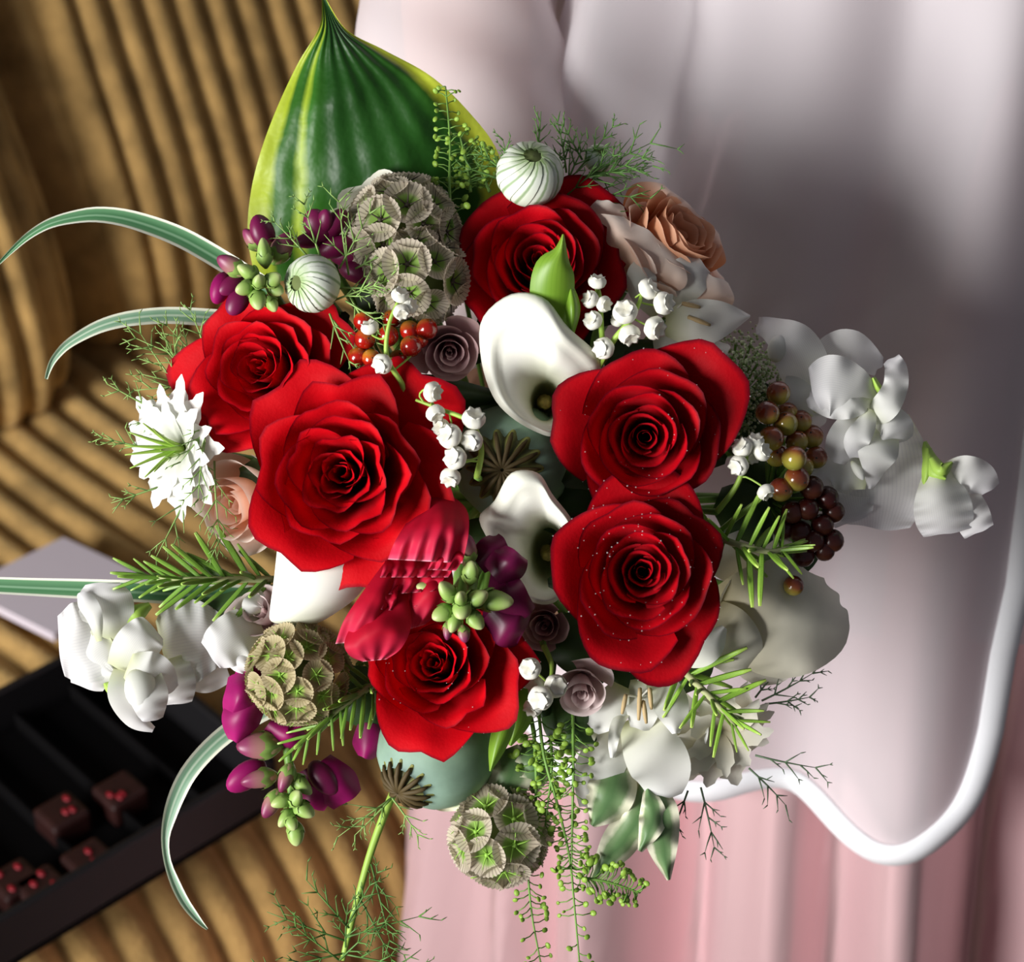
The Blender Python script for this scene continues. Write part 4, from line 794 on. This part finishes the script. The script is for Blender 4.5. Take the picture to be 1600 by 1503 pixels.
# sweet peas
def sweetpea(label, base, petals, greens, keels=()):
    T = Thing('sweet_pea', label, 'flower', base, 'sweet pea stems'); 
    for nm, sp, wd, bl, rf, tp in petals: leaf(T, nm, sp, wd, m_sweet, bl * .35, (rf[0] * .8, rf[1] * 2.2, rf[2]), 17, 30, tip=tp, nz=(.6, 75))
    for sp, wd in greens: leaf(T, 'calyx', sp, wd, m_lstem, .3, (0, 0, 0), 7, 12)
    for px, py, h, r, l, an in keels:
        s = KK(h); a = math.radians(an); T.mesh('keel', ([B(px, py, h) + (rot_to((math.cos(a), math.sin(a), .3)) @ Vector((x * r * s, y * r * s, z * l * s))) for x, y, z in BUDV], BUDF, BUDU), m_white)
    T.stem(B(*base)); return T
sweetpea('white sweet pea reaching out beside the olive berries', (1280, 680, -.4), [
    ('standard_petal', [(1275, 650, .8), (1262, 590, 1.3), (1240, 540, 1.3), (1205, 515, 1.0), (1183, 508, .6)], [50, 78, 76, 40, 26], .5, (.25, 1.5, 0), (.1, 4)),
    ('wing_petal', [(1268, 560, .8), (1256, 600, 1.2), (1250, 635, 1.2), (1285, 665, .8)], [50, 60, 50, 40], .6, (.2, 1, 1), (.2, 5)),
    ('standard_petal', [(1290, 605, .4), (1300, 565, .8), (1330, 548, .8), (1375, 575, .5)], [70, 74, 66, 30], .4, (.2, 1.5, 1), (.2, 5)),
    ('wing_petal', [(1368, 636, 1.6), (1335, 612, 2.4), (1298, 602, 2.4), (1268, 608, 1.8)], [24, 74, 96, 60], .7, (.15, 1.5, 0), (.5, 3)),
    ('wing_petal', [(1362, 620, 1.6), (1335, 632, 2.2), (1300, 632, 2.1), (1262, 622, 1.6)], [20, 40, 44, 24], .5, (.2, 2, 2), (.3, 5)),
    ('wing_petal', [(1345, 652, 1.6), (1378, 640, 2.3), (1398, 608, 2.4), (1400, 578, 2.0), (1392, 560, 1.5)], [24, 44, 40, 36, 28], .4, (.25, 1.5, 0), (.2, 4)),
    ('standard_petal', [(1365, 650, .0), (1368, 705, .2), (1372, 770, .2), (1368, 826, .0)], [110, 158, 156, 100], -.5, (.25, 2, 0), (.35, 4)),
    ('standard_petal', [(1330, 720, .2), (1320, 770, .3), (1335, 815, .2)], [60, 110, 60], -.3, (.2, 2, 2), (.35, 4)),
    ('wing_petal', [(1362, 652, 1.4), (1335, 672, 2.0), (1316, 700, 1.9), (1330, 716, 1.4)], [26, 60, 54, 24], .5, (.15, 1.5, 1), (.3, 4)),
    ('wing_petal', [(1352, 660, 1.4), (1382, 655, 2.0), (1402, 672, 1.9), (1412, 690, 1.4)], [26, 50, 56, 30], .5, (.15, 1.2, 2), (.3, 4)),
    ('wing_petal', [(1385, 670, 1.5), (1372, 705, 1.9), (1365, 735, 1.7), (1360, 764, 1.2)], [44, 64, 36, 8], .4, (.15, 1.2, 0), None),
    ('wing_petal', [(1356, 745, 1.0), (1318, 738, 1.3), (1290, 740, 1.2), (1270, 765, .8)], [40, 56, 44, 14], .3, (.2, 1.5, 1), (.2, 4)),
    ('wing_petal', [(1362, 640, 2.2), (1352, 665, 2.7), (1338, 690, 2.7), (1340, 715, 2.2)], [16, 34, 40, 24], .4, (.15, 1, 0), (.3, 4)),
    ('standard_petal', [(1462, 735, .6), (1470, 775, 1.0), (1476, 810, .9), (1480, 834, .6)], [40, 84, 92, 74], .7, (.15, 2, 0), (.3, 5)),
    ('standard_petal', [(1474, 736, .6), (1505, 735, .9), (1530, 748, .8), (1545, 768, .4)], [24, 48, 56, 40], .4, (.15, 1.2, 1), (.2, 4)),
    ('standard_petal', [(1490, 760, .4), (1515, 800, .5), (1530, 832, .3)], [50, 60, 50], .4, (.15, 1.5, 0), (.2, 5))],
    [([(1444, 690, .3), (1452, 715, .7), (1462, 738, 1.1), (1478, 748, 1.2)], [8, 22, 30, 6]), ([(1450, 700, .5), (1450, 735, .9), (1442, 762, .8)], [12, 20, 4]), ([(1455, 715, .8), (1470, 735, 1.3), (1488, 722, 1.1)], [16, 24, 4]), ([(1380, 615, 1.8), (1372, 605, 2.0), (1364, 590, 2)], [14, 12, 8]), ([(1330, 655, .9), (1355, 652, 1.3), (1380, 658, 1.2)], [8, 14, 6])],
    [(1340, 735, 1.8, 7, 18, -60), (1215, 545, 1.4, 16, 22, 80)])
sweetpea('white sweet pea spray beside the striped grass in front of the black box', (330, 990, -.4), [
    ('standard_petal', [(196, 985, .8), (165, 992, 1.2), (125, 1005, 1.2), (92, 1010, .8)], [70, 112, 128, 90], .5, (.15, 1.5, 0), (.45, 3)),
    ('standard_petal', [(180, 1010, .9), (150, 1030, 1.2), (135, 1076, .9)], [60, 80, 50], .5, (.15, 1.5, 1), (.4, 3)),
    ('standard_petal', [(172, 1000, 1.2), (168, 960, 1.7), (162, 930, 1.6), (160, 910, 1.2)], [44, 84, 82, 50], .5, (.15, 1.5, 0), (.4, 3)),
    ('wing_petal', [(155, 1002, 1.6), (148, 965, 2.1), (135, 940, 2.0), (124, 926, 1.6)], [8, 26, 30, 10], .3, (.1, 1, 0), (.2, 3)),
    ('wing_petal', [(195, 1050, 1.0), (210, 1015, 1.8), (230, 990, 1.8), (240, 980, 1.3)], [60, 72, 64, 44], .6, (.15, 1.3, 0), (.4, 3)),
    ('wing_petal', [(200, 1040, 1.6), (225, 1050, 2.2), (245, 1060, 2.1), (262, 1085, 1.6)], [40, 70, 66, 40], .6, (.15, 1.5, 1), (.3, 4)),
    ('wing_petal', [(205, 1050, 1.6), (200, 1085, 2.2), (212, 1122, 2.1), (240, 1140, 1.7)], [56, 64, 36, 10], .6, (.08, 1, 0), None),
    ('wing_petal', [(225, 1050, 1.8), (232, 1085, 2.4), (236, 1110, 2.3), (240, 1126, 1.9)], [50, 62, 48, 30], .6, (.12, 1.5, 0), (.3, 4)),
    ('standard_petal', [(252, 1010, .2), (275, 1005, .5), (310, 1000, .6), (345, 1000, .3)], [80, 130, 126, 80], .4, (.2, 2, 0), (.4, 3)),
    ('standard_petal', [(262, 1030, .3), (275, 1070, .6), (280, 1100, .4)], [60, 64, 40], .4, (.2, 2, 1), (.3, 3)),
    ('standard_petal', [(285, 1055, -.1), (320, 1060, .2), (355, 1045, .1)], [30, 46, 40], .3, (.1, 1, 0), (.3, 3)),
    ('standard_petal', [(408, 975, 1.0), (375, 990, 1.9), (345, 1012, 1.9), (328, 1024, 1.5)], [60, 78, 72, 48], .7, (.15, 1.5, 0), (.2, 4)),
    ('wing_petal', [(392, 1000, 1.2), (375, 1025, 1.8), (362, 1045, 1.5)], [40, 56, 36], .6, (.15, 1.5, 1), (.2, 5)),
    ('wing_petal', [(400, 960, 1.1), (395, 945, 1.5), (410, 925, 1.2)], [20, 34, 12], .3, (.1, 1, 0), (.2, 4))],
    [([(162, 1068, .8), (178, 1075, 1.5), (198, 1072, 1.8)], [8, 22, 14]), ([(165, 1070, 1), (178, 1085, 1.6), (182, 1094, 1.5)], [10, 14, 4]), ([(195, 975, .9), (212, 960, 1.2), (235, 945, .8)], [22, 30, 10])],
    [(220, 1075, 2.2, 26, 34, -80)])

# lily of the valley
lov('lily of the valley sprig with white bells in front of the red berries', [(650, 660, 3.0), (628, 600, 3.8), (605, 560, 4.2), (607, 510, 4.4), (622, 470, 4.4)], [(625, 462, 4.5, 13, (.3, .7, .5)), (640, 478, 4.4, 12, (.8, .3, .5)), (627, 487, 4.6, 12, (.2, -.6, .7)), (578, 512, 4.4, 13, (-.3, .8, .4)), (598, 568, 4.4, 15, (-.5, -.4, .7)), (648, 548, 3.6, 2, (0, 1, 0))])
lov('lily of the valley sprig of white bells beside the poppy crown', [(745, 745, 4.2), (752, 700, 5.0), (735, 660, 5.0), (690, 640, 4.8), (650, 625, 4.4)], [(675, 612, 5.0, 15, (.8, -.2, .5)), (680, 645, 5.0, 14, (.4, -.7, .5)), (740, 655, 5.4, 17, (.2, .7, .6)), (738, 688, 5.4, 16, (-.4, -.3, .8)), (704, 682, 5.5, 18, (-.6, .3, .6)), (712, 716, 5.5, 17, (-.5, .2, .7)), (704, 745, 5.3, 15, (-.2, -.7, .6)), (690, 668, 4.4, 13, (-.5, .2, .6))])
lov('lily of the valley sprig of white bells overlapping the shaded red rose top', [(935, 575, 3.2), (960, 530, 4.2), (985, 500, 4.4), (1000, 470, 4.4), (1004, 450, 4.2)], [(1012, 452, 4.5, 16, (.8, .5, .4)), (1036, 474, 4.5, 17, (.8, .1, .6)), (1022, 512, 4.5, 17, (.7, -.3, .6)), (977, 488, 4.7, 18, (-.2, .4, .9)), (983, 522, 4.3, 16, (.3, -.7, .5)), (944, 544, 4.2, 16, (-.6, -.1, .7)), (966, 500, 4.0, 11, (-.4, .5, .5))])
lov('short lily of the valley sprig with bells against the shaded red rose', [(945, 560, 3.0), (940, 520, 4.0), (938, 470, 4.2), (935, 450, 4.0)], [(933, 441, 4.3, 13, (.1, .9, .4)), (923, 468, 4.4, 13, (-.7, .3, .5)), (943, 475, 4.4, 12, (.6, -.2, .6)), (927, 501, 4.4, 14, (-.5, .3, .7))])
lov('lily of the valley sprig with bells among the olive berries', [(1120, 800, 3.2), (1150, 760, 3.6), (1165, 720, 3.8), (1172, 690, 3.6)], [(1160, 700, 4.0, 15, (-.5, .5, .6)), (1180, 690, 3.8, 13, (.1, .8, .5)), (1190, 706, 3.9, 14, (.6, .3, .6)), (1155, 727, 4.1, 15, (-.6, -.3, .6)), (1175, 712, 3.6, 12, (.2, -.4, .7)), (1196, 768, 4.2, 13, (.5, -.7, .4))])
lov('lily of the valley sprig with open bells between two red roses low down', [(850, 1010, 1.8), (862, 1040, 2.8), (858, 1070, 3.2)], [(829, 1045, 4.4, 16, (-.4, .3, .9)), (845, 1090, 4.2, 18, (-.3, -.3, .9)), (868, 1072, 3.8, 17, (.3, .1, .9)), (838, 1070, 2.8, 15, (-.5, -.1, .6)), (833, 1105, 3.3, 14, (-.5, -.7, .6))])

# berries
berries('sprig of red orange berries beside the mauve rose', (600, 570, .8), [(568, 502, 3.0, 16, 'r'), (570, 530, 3.2, 17, 'r'), (606, 525, 3.0, 17, 'r'), (559, 558, 3.2, 16, 'r'), (580, 560, 3.4, 15, 'r'), (642, 541, 3.6, 17, 'r'), (640, 516, 3.0, 16, 'r'), (667, 514, 3.2, 17, 'r'), (612, 498, 2.6, 15, 'r'), (622, 560, 2.0, 14, 'r'), (655, 530, 2.4, 15, 'r')], seed=3)
bl = [(1216, 614, 2.4, 19, 'g'), (1199, 645, 2.8, 19, 'g'), (1228, 662, 2.4, 19, 'g'), (1205, 685, 2.9, 20, 'g'), (1251, 658, 1.6, 18, 'g'), (1268, 682, 1.4, 19, 'g'), (1245, 690, 1.8, 18, 'g'), (1241, 716, 3.0, 20, 'g'), (1213, 712, 2.2, 18, 'g'), (1275, 715, 1.6, 18, 'g'), (1245, 748, 2.6, 20, 'g'), (1220, 765, 2.6, 19, 'g'), (1268, 762, 1.9, 19, 'd'), (1292, 778, 1.4, 19, 'd'), (1262, 795, 1.8, 18, 'd'), (1238, 800, 1.8, 18, 'd'), (1302, 800, 1.2, 18, 'd'), (1285, 820, 1.4, 18, 'd'), (1300, 845, 1.2, 19, 'd'), (1270, 845, 1.5, 18, 'd'), (1250, 830, 1.5, 18, 'd'), (1225, 825, 1.3, 18, 'd'), (1288, 860, 1.2, 17, 'd'), (1255, 868, 1.3, 18, 'd'), (1240, 915, 1.9, 16, 'g'), (1230, 645, 1.6, 17, 'g'), (1255, 730, 2.0, 17, 'g')]
berries('sprig of olive and dark red berries beside the white sweet pea', (1200, 780, -.6), bl, seed=5)

# green umbel
T = Thing('green_umbel', 'domed green and white umbel head beside the dewy shaded red rose', 'flower', (1150, 610, .2)); rn = random.Random(8); parts = []; twigs = []
b0 = B(1130, 650, -1.5); cv, cf, cu = ball(1, 1, 1, 1, 6, 4)
for k in range(46):
    a = k * 2.39996; r = math.sqrt((k + .5) / 46); cx_, cy_ = 1150 + 75 * r * math.cos(a), 605 + 82 * r * math.sin(a); hh = 1.7 - 1.8 * r * r + rn.uniform(-.2, .2); c = B(cx_, cy_, hh)
    twigs.append(tube([b0, b0.lerp(c, .6) + Vector((0, 0, .003)), c], .0005, 4, 5))
    for q in range(26):
        e = c + Vector((rn.gauss(0, 1), rn.gauss(0, 1), rn.gauss(0, .6))) * 9.5 * .000231; rr = rn.uniform(1.6, 3.2) * .000231
        parts.append(([(e.x + x * rr, e.y + y * rr, e.z + z * rr) for x, y, z in cv], cf, [(0, rn.random())] * len(cv)))
T.mesh('florets', join(parts), m_ammi, kind='stuff'); T.mesh('twigs', join(twigs), m_stem, kind='stuff'); T.stem(b0)

# rosemary
rosemary('rosemary sprig above the straight striped grass blade', [(430, 905, .8), (360, 905, 1.6), (290, 905, 2.0), (225, 900, 1.8)], 23, 88, 51, 'd', (22, 60))
rosemary('bright rosemary sprig beside the dewy red rose with drooping petals', [(1110, 835, 2.6), (1150, 850, 4.2), (1200, 862, 4.6), (1232, 855, 4.4)], 14, 92, 52, 'b', (45, 100))
rosemary('rosemary sprig hanging between tan scabiosa pod and poppy pod', [(600, 1060, .8), (560, 1085, 2.2), (520, 1115, 2.6), (470, 1160, 2.2)], 18, 80, 53, 'd', (25, 65))
rosemary('rosemary sprig in front of the shaded fringed flower', [(1060, 1040, 1.4), (1090, 1070, 2.4), (1125, 1105, 2.8), (1150, 1135, 2.6)], 14, 92, 54, 'b', (40, 90))

# cress
cress('upright cress sprig in front of the hosta leaf', [[(705, 350, 1.6), (702, 290, 1.2), (703, 220, .6), (696, 135, .2)], [(735, 300, .8), (730, 260, .6), (718, 210, .4)], [(765, 300, .6), (745, 255, .4), (735, 230, .3)]], 61, 24, 26, 5.5)
cress('trailing cress sprig hanging over the pink skirt', [[(842, 1110, .8), (850, 1180, 1.4), (872, 1260, 1.4), (890, 1340, 1.2), (898, 1420, 1.0), (906, 1510, 1.0)], [(895, 1110, .8), (896, 1200, 1.4), (894, 1300, 1.2), (893, 1360, 1.2)], [(900, 1370, 1.1), (950, 1378, 1.2), (1000, 1395, 1.1)]], 62, 34, 30, 6)
cress('short trailing cress sprig below the hanging scabiosa pod', [[(835, 1150, .4), (838, 1240, .8), (826, 1340, .8), (830, 1420, .7), (846, 1510, .7)], [(860, 1150, .6), (862, 1200, 1.2), (852, 1290, 1.2)]], 63, 32, 30, 6)

# variegated leaves below
def pitto(label, spines):
    T = Thing('variegated_sprig', label, 'leaf', spines[0][0][0], 'variegated leaf sprigs')
    for k, (sp, wd) in enumerate(spines): leaf(T, 'leaf', sp, wd, m_pitto, .25, (.28, 2.6, k), 13, 30)
    T.stem(B(*spines[0][0][0]), r=.0013)
pitto('cream edged wavy leaves hanging below the white petals', [([(960, 1180, .2), (958, 1225, .8), (945, 1260, .9), (925, 1290, .7)], [40, 76, 66, 10]), ([(1005, 1210, 0), (1000, 1265, .6), (965, 1320, .6), (925, 1375, .4)], [14, 48, 56, 8]), ([(1020, 1220, .2), (1030, 1265, .9), (1035, 1320, .8), (1045, 1375, .5)], [16, 58, 50, 6]), ([(1012, 1230, .6), (1020, 1280, 1.2), (1000, 1330, 1.0)], [14, 44, 8])])
pitto('cream edged wavy leaves behind the poppy pod', [([(760, 1190, -.4), (735, 1225, 0), (690, 1250, .1), (672, 1258, 0)], [50, 70, 40, 6]), ([(790, 1170, -.2), (800, 1205, .3), (780, 1245, .4), (745, 1262, .3)], [40, 66, 50, 8]), ([(820, 1160, -.2), (835, 1200, .3), (835, 1240, .2)], [30, 60, 8]), ([(930, 1120, .2), (900, 1150, .6), (880, 1175, .5)], [30, 56, 10])])

# white lily-like flowers
def petalflower(label, base, petals, anthers=(), mat=None):
    T = Thing('white_flower', label, 'flower', base, 'white lily-like flowers')
    for sp, wd, bl, tp in petals: leaf(T, 'petal', sp, wd, mat or m_white, bl * .35, (.16, 1.8, 0), 13, 22, tip=tp, nz=(.45, 70))
    for a, b in anthers:
        T.mesh('filament', tube([B(*base), B(*a)], .0004, 5), m_bell); T.mesh('anther', tube([B(*a), B((a[0] + b[0]) / 2, (a[1] + b[1]) / 2, a[2] + .1), B(*b)], [.0007, .0009, .0005], 6, 6), m_tan)
    T.stem(B(*base))
petalflower('translucent white flower with tan anthers between peach rose and red rose', (1040, 500, .8), [([(1030, 490, 1.2), (1006, 455, 1.8), (1003, 425, 1.8), (1016, 402, 1.6)], [26, 46, 44, 12], .3, (.2, 3)), ([(1030, 490, 1.2), (1055, 455, 1.8), (1080, 428, 1.8), (1098, 410, 1.4)], [30, 62, 66, 34], .4, (.2, 3)), ([(1040, 505, 1.4), (1085, 505, 2.0), (1130, 498, 1.9), (1172, 494, 1.4)], [40, 74, 56, 4], .4, None), ([(1040, 520, 1.2), (1080, 545, 1.6), (1140, 545, 1.2)], [30, 50, 14], .3, (.2, 3)), ([(1030, 510, 1.4), (1050, 540, 1.8), (1060, 570, 1.4)], [30, 60, 40], .3, (.2, 3))],
    [((1066, 474, 2.2), (1094, 480, 2.2)), ((1075, 495, 2.2), (1110, 508, 2.2)), ((1100, 522, 1.9), (1078, 536, 1.9))])
petalflower('white flower with tan stamens hanging below the dewy red rose', (1000, 1090, .6), [([(1020, 1060, .8), (1042, 1085, 1.6), (1052, 1115, 1.7), (1056, 1146, 1.4)], [30, 54, 50, 12], .4, None), ([(985, 1100, .8), (965, 1130, 1.4), (958, 1160, 1.5), (957, 1184, 1.2)], [16, 20, 16, 8], .2, None), ([(990, 1120, .4), (1015, 1165, 1.1), (1035, 1205, 1.1), (1038, 1245, .8)], [50, 90, 92, 50], .5, (.2, 4)), ([(975, 1130, .2), (950, 1175, .8), (930, 1215, .7), (920, 1265, .4)], [40, 72, 70, 30], .4, (.2, 4)), ([(1050, 1090, .2), (1078, 1130, .6), (1080, 1172, .5)], [40, 56, 40], .3, (.2, 3)), ([(970, 1070, .6), (950, 1110, 1.0), (925, 1140, .8)], [30, 60, 24], .3, (.2, 3)), ([(1000, 1060, .8), (1005, 1100, 1.2), (1000, 1140, 1.1)], [30, 56, 30], .3, (.2, 3))],
    [((978, 1085, 1.9), (972, 1115, 1.9)), ((1000, 1075, 2.0), (998, 1125, 2.0)), ((1005, 1095, 2.0), (1010, 1130, 2.0)), ((1015, 1075, 2.0), (1018, 1108, 2.0))])
petalflower('single rounded white petal showing beside the dewy red rose', (1080, 1000, .6), [([(1060, 1005, 1.6), (1085, 1015, 2.4), (1110, 1005, 2.4), (1132, 980, 2.0)], [40, 58, 50, 10], .5, None)])

# dark foliage between the flower heads
DG = 'dark green leaves filling the bouquet'
fill = [([(590, 595, .4), (680, 612, 1.0), (800, 622, .8)], [20, 52, 10], 'long dark green leaf under the mauve rose'),
        ([(640, 640, .0), (720, 640, .6), (830, 650, .4)], [20, 60, 10], 'dark green leaf beneath the white bells by the poppy pod'),
        ([(560, 620, .2), (600, 600, .6), (640, 570, .4)], [30, 60, 10], 'dark green leaf beneath the red orange berries'),
        ([(830, 760, -.2), (860, 790, .2), (900, 840, .2)], [40, 80, 20], 'dark green leaf between calla and dewy red rose'),
        ([(1120, 780, 0), (1160, 800, .6), (1200, 850, .4)], [40, 90, 20], 'dark green leaf beneath the bright rosemary sprig'),
        ([(1080, 980, -.2), (1080, 1040, .4), (1060, 1080, .2)], [40, 70, 20], 'dark green leaf beneath the single rounded white petal'),
        ([(840, 980, -.4), (830, 1040, .4), (850, 1120, .4)], [40, 80, 20], 'dark green leaf behind the open bells low down'),
        ([(860, 1090, .0), (890, 1130, .6), (930, 1160, .4)], [40, 80, 14], 'dark green leaf below the pale mauve bud'),
        ([(560, 1040, -.2), (560, 1090, .4), (590, 1140, .2)], [40, 80, 20], 'dark green leaf behind the hanging rosemary'),
        ([(700, 850, .4), (760, 850, .8), (800, 900, .6)], [40, 80, 20], 'dark green leaf behind the lower calla'),
        ([(560, 480, -.2), (600, 470, .2), (680, 500, .2)], [40, 90, 20], 'dark green leaf behind the papery pods and berries'),
        ([(470, 660, -.4), (460, 690, .4), (430, 700, .4)], [30, 50, 14], 'dark green leaf between the two bright red roses'),
        ([(460, 930, -.2), (380, 950, .2), (250, 965, -.4)], [40, 60, 10], 'dark green leaf under the grass and sweet pea spray'),
        ([(930, 560, .2), (960, 560, .8), (1040, 540, .6)], [40, 60, 20], 'dark green leaf behind the white bells by the dewy rose'),
        ([(1130, 700, -.4), (1160, 660, .2), (1200, 600, -.2)], [40, 90, 20], 'dark green leaf behind the green umbel'),
        ([(1150, 790, -.8), (1210, 760, -.4), (1260, 700, -.8)], [40, 110, 20], 'dark green leaf behind the olive berries'),
        ([(880, 960, .2), (905, 1010, .8), (950, 1060, .6)], [50, 90, 30], 'dark green leaf between the shadowed mauve rose and dewy red rose'),
        ([(960, 1020, .0), (1000, 1060, .4), (1070, 1070, .2)], [50, 90, 30], 'dark green leaf above the white flower with tan stamens'),
        ([(870, 740, .4), (900, 775, 1.0), (960, 790, .8)], [40, 80, 20], 'dark green leaf between the two dewy roses by the calla'),
        ([(1180, 860, -.8), (1240, 850, -.4), (1290, 830, -.8)], [40, 100, 20], 'dark green leaf behind the dark berries')]
for k, (sp, wd, lb) in enumerate(fill): simple_leaf(lb, [(sp, wd)], m_leaf, 'filler_leaf', 'leaf', .3, DG)
